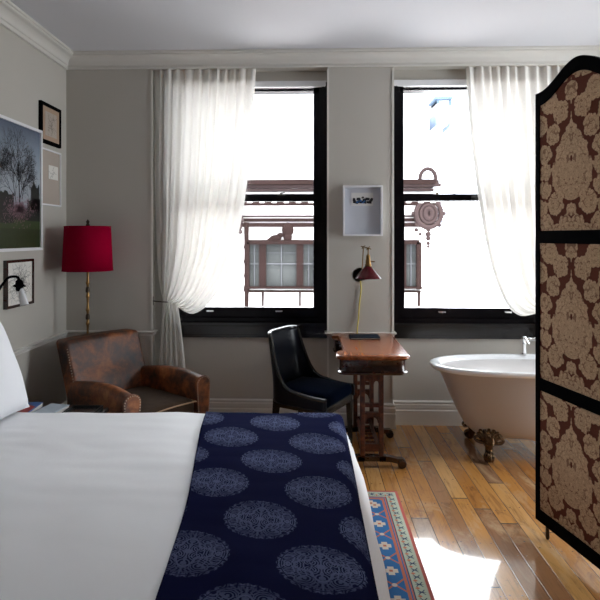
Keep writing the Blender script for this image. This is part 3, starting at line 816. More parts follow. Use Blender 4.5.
# ------------------------------------------------------------------ black slipper chair at the desk
fx, fy = .87, -.49
phc = math.atan2(fx, -fy)                       # local -y points this way
FC = Vector((.228, 3.830)); CC = FC-Vector((fx, fy)).normalized()*.225
dc = thing('side_chair', 'black leather side chair with a scooped back, drawn up to the desk', 'chair', (CC.x, CC.y, 0), phc)
def shell(u, v, off=0.0):
    # u along the U from front corner round the back to the other front corner
    s = -1+2*u; a = abs(s)
    hw = .225; dp = .235
    # plan curve: superellipse, open at the front
    ang = s*R(118)
    e = .5
    X = hw*math.copysign(abs(math.sin(ang))**e, ang) if a*118 < 90 else hw*math.copysign(1, s)
    Y = dp*abs(math.cos(ang))**e if a*118 < 90 else -dp*.96*(a*118-90)/28
    z0 = .375
    q = min(1, max(0, (a-.40)/.60))
    top = .445+.395*(1-q)**3.2*(1 if q > 0 else 1)
    if q == 0: top = .84
    top += .006*math.cos(s*3)*(q == 0)
    z = z0+(top-z0)*v
    lean = max(0, (z-.45))/.39
    Y += .050*lean**1.4*(1 if a < .6 else max(0, (1-a)/.4)); X *= 1-.02*lean
    n = Vector((X, Y*1.2, 0)); n = n.normalized() if n.length > 1e-6 else Vector((0, 1, 0))
    return Vector((X, Y, z))+n*off
b_ = MB(); b_.grid(64, 16, lambda u, v: shell(u, v)); bko = b_.build('backrest', M['black_leather'], dc, smooth=60)
sm = bko.modifiers.new('thick', 'SOLIDIFY'); sm.thickness = .026; sm.offset = 0
b_ = MB(); b_.tube([shell(u/64, 1) for u in range(65)], .0155, 8); b_.build('backrest_edge', M['ebony'], bko)
def sf(v):
    if v.z > .43: v.z += .022*math.cos(v.x*6)*math.cos(v.y*5.5)
    return v
b_ = MB(); b_.rbox((0, -.012, .425), (.395, .44, .085), .035, 3, 6, sf); b_.build('seat', M['black_velvet'], dc)
b_ = MB(); b_.rbox((0, -.005, .365), (.41, .44, .06), .012, 2, 2); b_.build('seat_rail', M['ebony'], dc)
for x in (-.185, .185):
    for y, sp in ((-.205, -.01), (.19, .05)):
        b_ = MB(); b_.loft([[(x+sx*q, y+dy+sy*q, z) for sx, sy in ((-1, -1), (1, -1), (1, 1), (-1, 1))] for q, z, dy in ((.011, 0, sp), (.015, .18, sp*.4), (.020, .35, 0))]); b_.build('leg', M['ebony'], dc, smooth=0)

# ------------------------------------------------------------------ mahogany writing desk
dk = thing('writing_desk', 'narrow mahogany writing desk on pierced trestle ends below the framed picture', 'desk', (.425, 3.97, 0))
TX = .232; TY = .42
def rr(cx, cy, r, a0, a1, n=8): return [(cx+r*math.cos(R(a0+(a1-a0)*k/n)), cy+r*math.sin(R(a0+(a1-a0)*k/n))) for k in range(n+1)]
def top_outline(g=0.0):
    x0, x1, y0, y1 = -TX-g, TX+g, -TY-g, TY+g
    P = rr(x1-.06, y0+.06, .06, -90, 0)+rr(x1-.06, y1-.06, .06, 0, 90)
    P += rr(x0+.05, y1-.05, .05, 90, 180)
    n0 = x0+.058
    P += [(x0, y1-.10), (x0+.004, y1-.13)]+rr(n0-.028, y1-.16, .028, 40, 0, 4)[0:0]
    P += [(x0+.016, y1-.145), (n0-.012, y1-.155), (n0, y1-.175), (n0+.002, y1-.25), (n0+.002, y0+.25), (n0, y0+.175), (n0-.012, y0+.155), (x0+.016, y0+.145), (x0+.004, y0+.13), (x0, y0+.10)]
    P += rr(x0+.05, y0+.05, .05, 180, 270)
    return P
b_ = MB(); b_.loft([[(x, y, z) for x, y in top_outline(g)] for g, z in ((-.004, .738), (.006, .743), (.012, .752), (.010, .762), (.004, .768), (-.004, .770))])
tp = b_.build('desktop', M['mahogany_top'], dk, smooth=40)
b_ = MB(); b_.loft([[(x, y, z) for x, y in top_outline(g)] for g, z in ((-.010, .640), (-.004, .645), (-.002, .655), (-.012, .662), (-.016, .69), (-.016, .72), (-.010, .738))])
b_.build('apron', M['mahogany_dark'], dk, smooth=40)
def trestle(y):
    m_ = MB()
    for x in (-.062, .062):
        m_.box((x-.016, y-.018, .075), (x+.016, y+.018, .645), .004)
    m_.box((-.012, y-.012, .40), (.012, y+.012, .645))
    for z0, z1 in ((.11, .16), (.34, .37), (.405, .43), (.60, .642)): m_.box((-.062, y-.014, z0), (.062, y+.014, z1))
    # arches over the openings
    for zc, r in ((.30, .040), (.56, .020)):
        if r > .03:
            P = [(-.047, zc+.045), (-.047, zc)]+[(-r*math.cos(PI*k/10), zc+r*math.sin(PI*k/10)) for k in range(11)]+[(.047, zc), (.047, zc+.045)]
            m_.prism(P, y-.010, y+.010, 'xz')
        else:
            for xx in (-.030, .030):
                P = [(xx-.017, zc+.045), (xx-.017, zc)]+[(xx-r*.75*math.cos(PI*k/8), zc+r*math.sin(PI*k/8)) for k in range(9)]+[(xx+.017, zc), (xx+.017, zc+.045)]
                m_.prism(P, y-.010, y+.010, 'xz')
    for xx in (-.03, .03): m_.lathe([(.012, y-.02), (.016, y-.012), (.016, y+.012), (.012, y+.02)], (xx, 0, .388), 12, 'y') if False else None
    o = m_.build('trestle', M['mahogany'], dk, smooth=35)
    m_ = MB()
    m_.box((-.10, y-.022, .045), (.10, y+.022, .085), .008)
    for s_ in (-1, 1):
        P = [(s_*.05, .085), (s_*.11, .082), (s_*.17, .066), (s_*.205, .066), (s_*.222, .055)]+[(s_*(.200+.026*math.cos(R(a))), .028+.028*math.sin(R(a))) for a in (40, 10, -20, -50, -90, -130, -160)]+[(s_*.17, .034), (s_*.12, .045), (s_*.05, .045)]
        if s_ < 0: P.reverse()
        m_.prism(P, y-.022, y+.022, 'xz')
        m_.lathe([(.026, -.026), (.030, -.02), (.030, .02), (.026, .026)], (s_*.200, y, .029), 16, 'y')
    m_.build('foot', M['mahogany_dark'], o, smooth=35)
trestle(-.31); trestle(.24)
b_ = MB()
for x in (-.045, .045): b_.box((x-.011, -.31, .122), (x+.011, .24, .148), .003)
b_.build('stretcher', M['mahogany'], dk, smooth=0)
for k in range(6):
    y = -.22+.078*k
    b_ = MB(); b_.tube([(-.045, y, .135), (-.02, y, .135), (0, y, .135), (.02, y, .135), (.045, y, .135)], [.006, .009, .006, .009, .006], 8); b_.build('spindle', M['mahogany'], dk)
nb = book('desk_book', 'slim dark blue book lying on the far end of the writing desk', .430, 4.19, .7705, R(0), .225, .165, .012, M['book_blue'])

# ------------------------------------------------------------------ wall lamp over the desk
px_ = at(359.5, 275, YPIER)
wl = thing('sconce', 'swing-arm wall lamp with an oxblood cone shade above the desk', 'wall lamp', (px_.x, YPIER, px_.z))
b_ = MB(); b_.lathe([(.058, 0), (.058, .006), (.050, .014), (.020, .022), (.012, .026)], (0, 0, 0), 32, 'y'); b_.build('wall_plate', M['bronze'], wl)
# lathe about y runs from the wall into the room
j1 = Vector((.012, -.06, .005)); j2 = Vector((.022, -.10, .225)); 
q = at(367.8, 262, 4.20)-Vector((px_.x, YPIER, px_.z)); sc0 = Vector((q.x+.003, 4.20-YPIER, 0)); 
ztop = at(367, 266, 4.20).z-px_.z; zbot = at(367, 278.3, 4.20).z-px_.z
j3 = Vector((sc0.x, sc0.y, ztop+.135))
b_ = MB(); b_.tube([(0, 0, 0), (0, -.03, 0), j1], .006, 10); b_.ball(j1, .010); b_.tube([j1, j2], .0045, 8); b_.ball(j2, .011); b_.tube([j2, j3], .0045, 8); b_.ball(j3, .010)
for j in (j2, j3): b_.tube([j+Vector((-.022, 0, .010)), j+Vector((.022, 0, -.006))], .004, 8); b_.tube([j+Vector((-.014, 0, -.012)), j+Vector((.014, 0, .016))], .003, 8)
b_.tube([j3, (sc0.x, sc0.y, ztop+.05)], .005, 8)
b_.build('swing_arm', M['dark_brass'], wl)
b_ = MB(); b_.lathe([(.008, ztop+.09), (.016, ztop+.08), (.018, ztop+.05), (.021, ztop+.045), (.021, ztop+.02), (.027, ztop+.012), (.024, ztop-.004)], (sc0.x, sc0.y, 0), 18)
b_.tube([(sc0.x+.018, sc0.y, ztop+.034), (sc0.x+.05, sc0.y, ztop+.034)], .005, 8); b_.build('bulb_socket', M['dark_brass'], wl)
b_ = MB(); b_.lathe([(.024, ztop), (.030, ztop-.006), (.100, zbot+.004), (.102, zbot)], (sc0.x, sc0.y, 0), 40, caps=False)
so = b_.build('lamp_shade', M['red_enamel'], wl, smooth=40); sm = so.modifiers.new('thick', 'SOLIDIFY'); sm.thickness = .002
b_ = MB(); b_.ball((sc0.x, sc0.y, zbot+.03), .026, 12); b_.build('light_bulb', M['frost'], wl)
P = [at(360.5, 281, YPIER-.012), at(361, 290, YPIER-.012), at(359.5, 303, YPIER-.014), at(358.5, 318, YPIER-.012), at(357.2, 332, YPIER-.034), at(356.5, 360, YPIER-.03), at(355, 400, YPIER-.03)]
b_ = MB(); b_.tube(catmull([tuple(p-Vector((px_.x, YPIER, px_.z))) for p in P], 6), .0055, 8)
tag(b_.build('cord', M['yellow'], wl), 'yellow flex hanging down the wall')

# ------------------------------------------------------------------ bathtub
TCX, TCY = 1.635, 3.985
tb = thing('bathtub', 'white roll-top bathtub on dark claw feet below the window', 'bathtub', (TCX, TCY, 0))
HL, HW, TZ = .75, .312, .632
def ring(hl, hw, z, n=64, e=2.5):
    return [(hl*math.copysign(abs(math.cos(2*PI*k/n))**(2/e), math.cos(2*PI*k/n)), hw*math.copysign(abs(math.sin(2*PI*k/n))**(2/e), math.sin(2*PI*k/n)), z) for k in range(n)]
outer = [(.30, .10, .130), (.40, .155, .134), (.455, .195, .150), (.50, .220, .19), (.555, .240, .29), (.61, .256, .41), (.655, .268, .52), (.685, .276, .585), (.690, .280, .600)]
b_ = MB(); b_.loft([ring(a, b, z, 64, 2.6 if a < .5 else 2.4) for a, b, z in outer]); b_.build('tub_shell', M['enamel_out'], tb, smooth=60)
rim = []
for k in range(13):
    a = R(-150+k*25); rim.append((HL-.036+.036*math.cos(a), HW-.036+.036*math.sin(a)*0+.036*math.cos(a), TZ-.026+.026*math.sin(a)))
prof = [(.686, .276, .600), (.712, .292, .592), (.738, .306, .596), (.750, .312, .612), (.744, .308, .628), (.722, .296, .634), (.692, .276, .630), (.668, .260, .610), (.640, .245, .54), (.590, .228, .40), (.53, .205, .26), (.47, .17, .19), (.36, .11, .168), (.10, .03, .165)]
b_ = MB(); b_.loft([ring(a, b, z) for a, b, z in prof], caps=False); b_.face([b_.bm.verts.new(p) for p in ring(.10, .03, .1655)]); b_.build('tub_rim', M['enamel'], tb, smooth=60)
def claw(x, y, rz):
    m_ = MB()
    # acanthus bracket against the shell, cabriole leg, paw with toes over a ball
    for k in range(9):
        a = R(-62+k*15.5); L = .085+.02*math.cos(a*2)
        tip = Vector((math.sin(a)*L*1.15, .028-.012*abs(math.sin(a)), .150+math.cos(a)*L*.62-.01))
        m_.tube([(0, .005, .125), tuple(Vector((0, .0, .125)).lerp(tip, .5)+Vector((0, -.012, 0))), tuple(tip)], [.018, .017+.003*(k%2), .010], 7)
        m_.ball(tip+Vector((0, -.004, -.004*(k%2))), .012+.003*((k*7)%3-1), 8); m_.ball(Vector((0, -.012, .125)).lerp(tip, .62)+Vector((.006*((k*5)%3-1), -.012, 0)), .010, 7)
    m_.ball((0, -.004, .150), .028, 12, (1, .7, 1.2)); m_.ball((0, -.014, .168), .014, 10)
    for s_ in (-1, 1):
        m_.tube(catmull([(0, 0, .13), (s_*.05, .004, .118), (s_*.088, .012, .128), (s_*.092, .012, .148), (s_*.075, .01, .15)], 4), [.016]*4+[.013]*4+[.010]*4+[.008]*5, 8)
    m_.tube(catmull([(0, .006, .150), (0, -.012, .105), (0, -.014, .075), (0, -.026, .048)], 5), [.044, .043, .040, .038, .036, .035, .027, .026, .026, .026, .026, .027, .028, .029, .03, .03], 12)
    m_.ball((0, -.034, .033), .033, 14)
    for k in (-1.5, -.5, .5, 1.5):
        a = k*.48
        m_.tube(catmull([(math.sin(a)*.018, -.03, .066), (math.sin(a)*.034, -.034-math.cos(a)*.026, .055), (math.sin(a)*.037, -.034-math.cos(a)*.034, .033), (math.sin(a)*.025, -.034-math.cos(a)*.026, .008)], 4), [.011, .012, .012, .011, .012, .0125, .012, .011, .011, .011, .009, .007, .003], 8)
    m_.xf(Matrix.Translation((x, y, 0)) @ Matrix.Rotation(rz, 4, 'Z'))
    tag(m_.build('claw_foot', M['claw'], tb, smooth=60), 'dark ornate claw foot')
fxx = at(489, 440, 3.80).x-TCX
claw(fxx, -.185, R(-18)); claw(fxx, .185, R(198)); claw(-fxx, -.185, R(18)); claw(-fxx, .185, R(162))
b_ = MB(); b_.lathe([(.001, 0), (.022, .001), (.022, .004), (.001, .006)], (.655, -.0, .50), 16, 'x'); b_.build('overflow_plate', M['chrome'], tb)
# mixer tap on the far rim
tpX = at(524, 350, 4.27).x
tf = thing('bath_tap', 'chrome bridge mixer tap standing on the bathtub rim', 'tap', (tpX, 4.262, .632))
for k, x in enumerate((0, .19)):
    b_ = MB(); b_.lathe([(.021, 0), (.021, .006), (.015, .012), (.013, .05), (.014, .085), (.010, .092), (.010, .10), (.017, .104), (.020, .12), (.014, .136), (.001, .14)], (x, 0, 0), 18)
    b_.build('pillar', M['chrome'], tf)
    b_ = MB(); b_.lathe([(.009, .0), (.009, .03), (.013, .034), (.013, .046), (.001, .05)], (x, -.012, .12), 14, 'y')
    for a in range(4):
        d = Vector((math.cos(a*PI/2+.5), 0, math.sin(a*PI/2+.5))); c0 = Vector((x, -.052, .12)); b_.tube([c0, c0+d*.026], .0045, 8); b_.ball(c0+d*.028, .0065, 8)
    b_.build('tap_handle', M['chrome'], tf)
b_ = MB(); b_.tube([(0, 0, .118), (.19, 0, .118)], .011, 12); b_.ball((.095, 0, .118), .021, 14)
b_.tube(catmull([(.095, 0, .118), (.095, -.03, .108), (.095, -.075, .100), (.095, -.095, .075)], 5), .011, 12); b_.tube([(.095, 0, .118), (.095, 0, .19), (.095, -.01, .20)], .008, 10)
b_.build('spout', M['chrome'], tf)

# ------------------------------------------------------------------ folding screen
P0 = Vector((1.2025, 2.890)); P1 = Vector((1.300, 2.470)); dS = (P1-P0).normalized(); PW = .60
def panel_mesh(root, damask_side):
    """panel in local x (0..PW) and z; y is thickness"""
    T = .016; zb = .070; fr = .030
    def topz(x, inset=0.0):
        t = abs(x-PW/2)/(PW/2-inset*.0)
        base = 2.285
        if t > .96: h = 0
        else:
            h = .100*(.5+.5*math.cos(PI*min(1, t/.96)))**1.15
        return base+h
    n = 40
    top = [(PW*k/n, topz(PW*k/n)) for k in range(n+1)]
    itop = [(fr+(PW-2*fr)*k/n, topz(PW*k/n*.9+PW*.05)-.068) for k in range(n+1)]
    bars = ((1.508, 1.572), (.750, .812))
    m_ = MB()
    m_.box((0, -T, zb), (fr, T, topz(0))); m_.box((PW-fr, -T, zb), (PW, T, topz(0))); m_.box((fr, -T, zb), (PW-fr, T, zb+.062))
    for a, b in bars: m_.box((fr, -T, a), (PW-fr, T, b))
    # crest: strip between the outer and the inner arch
    for k in range(n):
        q = [top[k], top[k+1], itop[k+1], itop[k]]
        m_.loft([[(x, -T, z) for x, z in q], [(x, T, z) for x, z in q]])
    m_.build('screen_frame', M['black_frame'], root, smooth=0)
    secs = [(zb+.062, .750, None), (.812, 1.508, None), (1.572, None, itop)]
    for z0, z1, arch in secs:
        m_ = MB(); uvl = m_.bm.loops.layers.uv.verify()
        zc = {0: .455, 1: 1.16, 2: 1.915}[secs.index((z0, z1, arch))]
        for yy, sg in ((-T+.006, -1), (T-.006, 1)):
            if arch: pts = [(fr, z0)]+[(x, z) for x, z in arch]+[(PW-fr, z0)]
            else: pts = [(fr, z0), (fr, z1), (PW-fr, z1), (PW-fr, z0)]
            N = 24
            cols = []
            for k in range(N+1):
                x = fr+(PW-2*fr)*k/N
                zt_ = arch[0][1] if arch else z1
                if arch:
                    f_ = (x-fr)/(PW-2*fr)*n; i = min(n-1, int(f_)); zt_ = arch[i][1]+(arch[i+1][1]-arch[i][1])*(f_-i)
                cols.append([(x, yy, z0), (x, yy, zt_)])
            V = [[m_.bm.verts.new(p) for p in c3] for c3 in cols]
            for a, b in zip(V, V[1:]):
                f = m_.face([a[0], b[0], b[1], a[1]])
                for lp in f.loops: lp[uvl].uv = (lp.vert.co.x-PW/2+.04, lp.vert.co.z-zc)
        m_.build('fabric_panel', M['damask'], root, smooth=0, recalc=False)
    for x in (.075, PW-.075):
        m_ = MB(); m_.lathe([(.006, 0), (.010, .01), (.009, zb+.01)], (x, 0, 0), 12); m_.build('screen_foot', M['bronze'], root)
ang = math.atan2(dS.y, dS.x)
fs = thing('folding_screen', 'tall black folding screen covered in brown and tan damask', 'folding screen', (P0.x, P0.y, 0), ang)
pa = bpy.data.objects.new('screen_panel', None); C.objects.link(pa); pa.parent = fs
panel_mesh(pa, 1)
pb = bpy.data.objects.new('screen_panel', None); C.objects.link(pb); pb.parent = fs
pb.location = (PW+.026, -.006, 0); pb.rotation_euler = (0, 0, R(44))
panel_mesh(pb, 1)

# ------------------------------------------------------------------ rug
RXE, RYE = .535, 3.30
r_ = MB()
r_.grid(30, 60, lambda u, v: Vector((-1.25+(RXE+1.25)*u, .75+(RYE-.75)*v, .010+.001*math.sin(v*40)+.0008*math.sin(u*23))), lambda u, v: ((RXE+1.25)*(1-u), (RYE-.75)*(1-v)))
ro = r_.build('rug', M['rug'], None, smooth=80); sm = ro.modifiers.new('thick', 'SOLIDIFY'); sm.thickness = .009; sm.offset = -1
tag(ro, 'blue and red oriental rug on the floorboards under the bed', 'rug')

# ------------------------------------------------------------------ curtains
def curtain(label, tie_lbl, outer, inner, ztop, tail_in, tail_out, zb, hx, flip):
    """outer: outline on the pier side; inner: free edge sweeping to the tie (front view points (x, z))"""
    cu = thing('curtain', label, 'curtain', (0, 0, 0), 0, 'white curtains')
    A = catmull([(x, 0, z) for x, z in outer], 10); B = catmull([(x, 0, z) for x, z in inner], 10)
    def samp(P, t):
        L = [0]
        for a, b in zip(P, P[1:]): L.append(L[-1]+(b-a).length)
        d = t*L[-1]
        for i in range(len(P)-1):
            if d <= L[i+1] or i == len(P)-2:
                return P[i].lerp(P[i+1], 0 if L[i+1] == L[i] else min(1, (d-L[i])/(L[i+1]-L[i])))
    nu, nv, nt = 150, 70, 30
    yc = YPIER+.022
    sA = [samp(A, j/nv) for j in range(nv+1)]; sB = [samp(B, j/nv) for j in range(nv+1)]
    def fold(u, t):
        amp = interp([(0, .020), (.15, .024), (.7, .028), (.93, .016), (1.0, .012)], t)
        f = math.sin(u*2*PI*11+math.sin(u*9)*1.3+t*.6)+.14*math.sin(u*2*PI*23+1.7+t*1.2)+.40*math.sin(u*2*PI*4.3+.5)
        return amp*f*.72
    def fn(u, v):
        j = v*nv; i = min(nv-1, int(j)); fr_ = j-i
        a = sA[i].lerp(sA[i+1], fr_); b = sB[i].lerp(sB[i+1], fr_)
        p = a.lerp(b, u)
        # the further from the pier, the deeper the cloth swags towards the tie
        w_ = u**1.5
        q = a.lerp(b, w_*.35+u*.65)
        q.x = a.x+(b.x-a.x)*u
        y = yc+fold(u, v)-.05*max(0, v-.75)*4*u*.6
        return Vector((q.x+fold(u+.13, v)*.25*(0 if u in (0, 1) else 1), y, q.z))
    m_ = MB(); m_.grid(nu, nv, fn)
    tl = m_.build('curtain_panel', M['curtain'], cu, smooth=85)
    e0, e1 = sA[-1], sB[-1]
    def fn2(u, v):
        a = Vector(e0).lerp(Vector((tail_out, 0, zb)), v); b = Vector(e1).lerp(Vector((tail_in, 0, zb)), v)
        a.x = e0.x+(tail_out-e0.x)*(1-(1-v)**1.7); b.x = e1.x+(tail_in-e1.x)*(1-(1-v)**1.7)
        p = a.lerp(b, u); am_ = .010+.016*v
        y = yc-.008+am_*(math.sin(u*2*PI*5+.8)+.5*math.sin(u*2*PI*11+v))
        return Vector((p.x, y, p.z))
    m_ = MB(); m_.grid(70, nt, fn2); m_.build('curtain_tail', M['curtain'], cu, smooth=85)
    # gathered pleats round the tie
    m_ = MB()
    for k in range(7):
        t = k/6; s_ = -1 if flip else 1
        x0 = e0.x+(e1.x-e0.x)*t
        m_.tube(catmull([(x0, yc-.020, e0.z-.05), (x0, yc-.035, e0.z), (x0+s_*.03, yc-.035, e0.z+.03-.06*t)], 4), [.006, .008, .010, .011, .012, .012, .011, .010, .004], 8)
    # brass hook
    m_ = MB(); hz = e0.z+.004; s_ = -1 if flip else 1
    m_.box((hx, YPIER+.004, hz-.036), (hx+s_*.010, YPIER+.018, hz+.036), .002)
    m_.tube(catmull([(hx, YPIER+.010, hz), (hx+s_*.02, YPIER-.01, hz), (hx+s_*.05, YPIER-.035, hz), (hx+s_*.10, YPIER-.04, hz-.003), (hx+s_*.135, YPIER-.03, hz-.006)], 6), .0048, 8)
    tag(m_.build('tieback_hook', M['bronze'], cu), tie_lbl)
    return cu
def fv(px, py): p = at(px, py, YPIER+.03); return (p.x, p.z)
zt_ = fv(200, 68.5)[1]
pad = .012
L_out = [(WX[0][0]+pad, zt_), (WX[0][0]+pad, 2.2), (fv(155, 200)[0], fv(0, 200)[1]), (fv(158, 270)[0], fv(0, 270)[1]), fv(163, 301)]
L_in = [(fv(256, 0)[0], zt_), fv(251, 140), fv(246, 190), fv(238, 235), fv(228, 272), fv(212, 300), fv(196, 313), fv(185, 311), fv(178, 303)]
curtain('white curtain tied back beside the brown armchair', 'dark metal tieback hook', L_out, L_in, zt_, fv(188, 0)[0], fv(157, 0)[0], .03, WX[0][0]+.001, False)
xr = WX[1][1]
def mirx(px): return fv(px, 0)[0]
R_out = [(xr-pad, zt_), (xr-pad, 2.2), (xr-.03, fv(0, 200)[1]), (xr-.05, fv(0, 270)[1]), (xr-.09, fv(0, 301)[1])]
R_in = [(fv(466, 0)[0], zt_), fv(470, 125), fv(476, 178), fv(484, 230), fv(493, 270), fv(505, 302), fv(518, 315), fv(532, 314), (xr-.23, fv(0, 306)[1])]
curtain('white curtain tied back behind the folding screen', 'dark metal tieback hook', R_out, R_in, zt_, xr-.28, xr-.03, .68, xr-.001, True)

# ------------------------------------------------------------------ framed pictures
def picture_left(name, lb, y0, y1, z0, z1, fw, depth, fmat, print_fn, glass=False):
    """hangs on the left wall; local x runs along the wall away from the camera, local y into the wall"""
    t = thing(name, lb, 'picture', (XL+.001, (y0+y1)/2, z0), R(90))
    w_, h = y1-y0, z1-z0
    m_ = MB()
    m_.box((-w_/2, -depth, 0), (w_/2, 0, fw)); m_.box((-w_/2, -depth, h-fw), (w_/2, 0, h)); m_.box((-w_/2, -depth, fw), (-w_/2+fw, 0, h-fw)); m_.box((w_/2-fw, -depth, fw), (w_/2, 0, h-fw))
    m_.build('picture_frame', fmat, t, smooth=0)
    print_fn(t, w_-2*fw, h-2*fw, fw, depth)
    return t
def m_landscape(h, w_):
    m, b = newmat('parkland_photograph'); v, x, y, z = coords()
    zz1 = z/h
    sky = ramp(zz1, [(0.0, (0.012, 0.024, 0.005)), (.16, (0.028, 0.050, 0.012)), (.27, (0.045, 0.075, 0.025)), (.34, (0.03, 0.03, 0.025)), (.36, (0.34, 0.38, 0.42)), (.62, (0.36, 0.41, 0.47)), (.85, (0.22, 0.27, 0.34)), (1.0, (0.08, 0.10, 0.15))])
    n = fnoise(v, 9, 5, .6)
    c = mixc(sky, (0.30, 0.34, 0.40), E.m('MULTIPLY', n-.55, 1.5, clamp=True)*step(zz1, .36, .01))
    setin(b, 'Base Color', c); setin(b, 'Roughness', .35); return m
M['pr_dark'] = mat('photo_dark_foliage', (0.012, 0.014, 0.012), .4, var=.5, scale=30)
M['pr_branch'] = mat('photo_branches', (0.018, 0.016, 0.022), .4)
M['pr_pink'] = mat('photo_pink_blossom', (0.28, 0.16, 0.20), .4, var=.5, scale=60)
M['pr_grass'] = mat('photo_shaded_grass', (0.022, 0.034, 0.010), .4, var=.5, scale=30)
def landscape(t, w_, h, fw, depth):
    y = -depth+.012
    m_ = MB(); m_.box((-w_/2, y, fw), (w_/2, y+.004, fw+h))
    o = m_.build('print', m_landscape(h+fw, w_), t, smooth=0)
    rr_ = random.Random(3)
    y -= .0006
    br = MB()
    def strip(a, b, wa, wb, yy):
        d = Vector((b[0]-a[0], b[1]-a[1])); n = Vector((-d.y, d.x)).normalized()
        br.poly([(a[0]-n.x*wa, yy, a[1]-n.y*wa), (a[0]+n.x*wa, yy, a[1]+n.y*wa), (b[0]+n.x*wb, yy, b[1]+n.y*wb), (b[0]-n.x*wb, yy, b[1]-n.y*wb)])
    def grow(p, a, L, wd, dep):
        q = (p[0]+math.sin(a)*L, p[1]+math.cos(a)*L)
        if abs(q[0]) > w_/2-.005 or q[1] > fw+h-.01: return
        strip(p, q, wd*1.25+.0004, wd*.9+.0003, y)
        if dep <= 0: return
        grow(q, a+rr_.uniform(-.18, .18), L*.86, wd*.72, dep-1)
        for s_ in (-1, 1):
            if rr_.random() < .88: grow(q, a+s_*rr_.uniform(.3, .75), L*rr_.uniform(.55, .8), wd*.5, dep-1)
    tx = w_/2-.28
    grow((tx, fw+h*.22), .02, h*.17, .008, 7)
    grow((tx-.03, fw+h*.30), -.25, h*.12, .004, 6); grow((tx+.14, fw+h*.30), .05, h*.09, .003, 5); grow((tx+.03, fw+h*.4), .3, h*.1, .003, 5)
    grow((tx-.35, fw+h*.25), .0, h*.16, .006, 6)
    br.build('printed_tree', M['pr_branch'], o, smooth=0, recalc=False)
    bl = MB()
    def blob(x0, x1, z0, z1, jag, n=40, yy=y-.0005):
        pts = [(x0, yy, z0), (x1, yy, z0)]
        for k in range(n+1):
            x = x1+(x0-x1)*k/n; pts.append((x, yy, z1+jag*(noise.noise(Vector((x*23, z1*7, jag*50)))+.5*noise.noise(Vector((x*90, 3, 1))))))
        bl.poly(pts)
    blob(tx+.10, w_/2, fw+h*.225, fw+h*.41, .03); blob(tx+.15, w_/2-.01, fw+h*.3, fw+h*.54, .05); blob(-w_/2, tx-.07, fw+h*.20, fw+h*.44, .04); blob(tx-.15, tx+.15, fw+h*.23, fw+h*.27, .01)
    blob(-w_/2, -w_/2+.30, fw+h*.2, fw+h*.55, .05)
    bl.build('printed_hedge', M['pr_dark'], o, smooth=0, recalc=False)
    bl = MB()
    for k in range(1100):
        a = rr_.uniform(0, 2*PI); r_1 = min(1.5, abs(rr_.gauss(0, .62))); x = tx-.005+math.cos(a)*.165*r_1; z_ = fw+h*.315+math.sin(a)*.085*r_1
        s_ = rr_.uniform(.0015, .0045); bl.poly([(x-s_, y-.001, z_-s_*2), (x+s_, y-.001, z_-s_*1.6), (x+s_*.6, y-.001, z_+s_*2)])
    bl.build('printed_blossom', M['pr_pink'], o, smooth=0, recalc=False)
    bl = MB(); bl.poly([(-w_/2+.34, y-.0007, fw), (w_/2, y-.0007, fw), (w_/2, y-.0007, fw+h*.155), (-w_/2+.37, y-.0007, fw+h*.16)]); bl.build('printed_lawn', M['pr_grass'], o, smooth=0, recalc=False)
a0 = atx(42.6, 250, XL+.045); a1 = atx(42.6, 131, XL+.045)
picture_left('framed_photograph', 'large white-framed photograph of a bare tree with pink blossom', a0.y-1.02, a0.y, a0.z, a1.z, .020, .045, M['white_frame'], landscape)
def sketch(bgm, y_in, inner=None, seed=1, cnt=60, col='ink', matw=.03):
    def f(t, w_, h, fw, depth):
        y = -depth+y_in; rr_ = random.Random(seed)
        m_ = MB(); m_.box((-w_/2, y, fw), (w_/2, y+.004, fw+h)); m_.build('mat_board', bgm, t, smooth=0)
        x0, x1, z0, z1 = inner[1](w_, h, fw)
        m_ = MB(); m_.box((x0, y-.0015, z0), (x1, y-.0002, z1)); o = m_.build('print', inner[0], t, smooth=0)
        m_ = MB(); yy = y-.002
        for k in range(cnt):
            cx = x0+(x1-x0)*(.5+rr_.gauss(0, .17)); cz = z0+(z1-z0)*(.5+rr_.gauss(0, .17)); a = rr_.uniform(0, 2*PI); px = None
            for s_ in range(9):
                a += rr_.uniform(-.7, .7); q = (cx+math.cos(a)*(x1-x0)*.045, cz+math.sin(a)*(x1-x0)*.045)
                if not (x0+.002 < q[0] < x1-.002 and z0+.002 < q[1] < z1-.002): break
                n = Vector((-(q[1]-cz), q[0]-cx)).normalized()*.0007
                m_.poly([(cx-n.x, yy, cz-n.y), (cx+n.x, yy, cz+n.y), (q[0]+n.x, yy, q[1]+n.y), (q[0]-n.x, yy, q[1]-n.y)]); cx, cz = q
        m_.build('drawing', M[col], o, smooth=0, recalc=False)
    return f
def box_of(px0, py0, px1, py1, topside='near'):
    a, b = atx(px0, py0, XL), atx(px1, py1, XL); return a, b
p1 = atx(38.3, 100, XL); p2 = atx(58.5, 148.5, XL)
picture_left('framed_drawing', 'small drawing in a thick black frame high on the wall near the corner', p1.y, p2.y, p2.z, p1.z, .026, .022, M['black_frame'],
             sketch(M['tan_print'], .006, (M['beige_mat'], lambda w_, h, fw: (-w_*.34, w_*.34, fw+h*.14, fw+h*.86)), 4, 26))
p1 = atx(36, 149, XL); p2 = atx(58, 207, XL); q1 = atx(58, 153.5, XL)
picture_left('framed_card', 'small card in a thin pale frame hung beneath the black-framed drawing', p1.y, p2.y, p2.z, q1.z, .012, .026, M['white_frame'],
             sketch(M['beige_mat'], .008, (M['paper'], lambda w_, h, fw: (-.02, w_*.40, fw+h*.48, fw+h*.74)), 9, 8))
p1 = atx(3, 308, XL); p2 = atx(30.8, 258.5, XL)
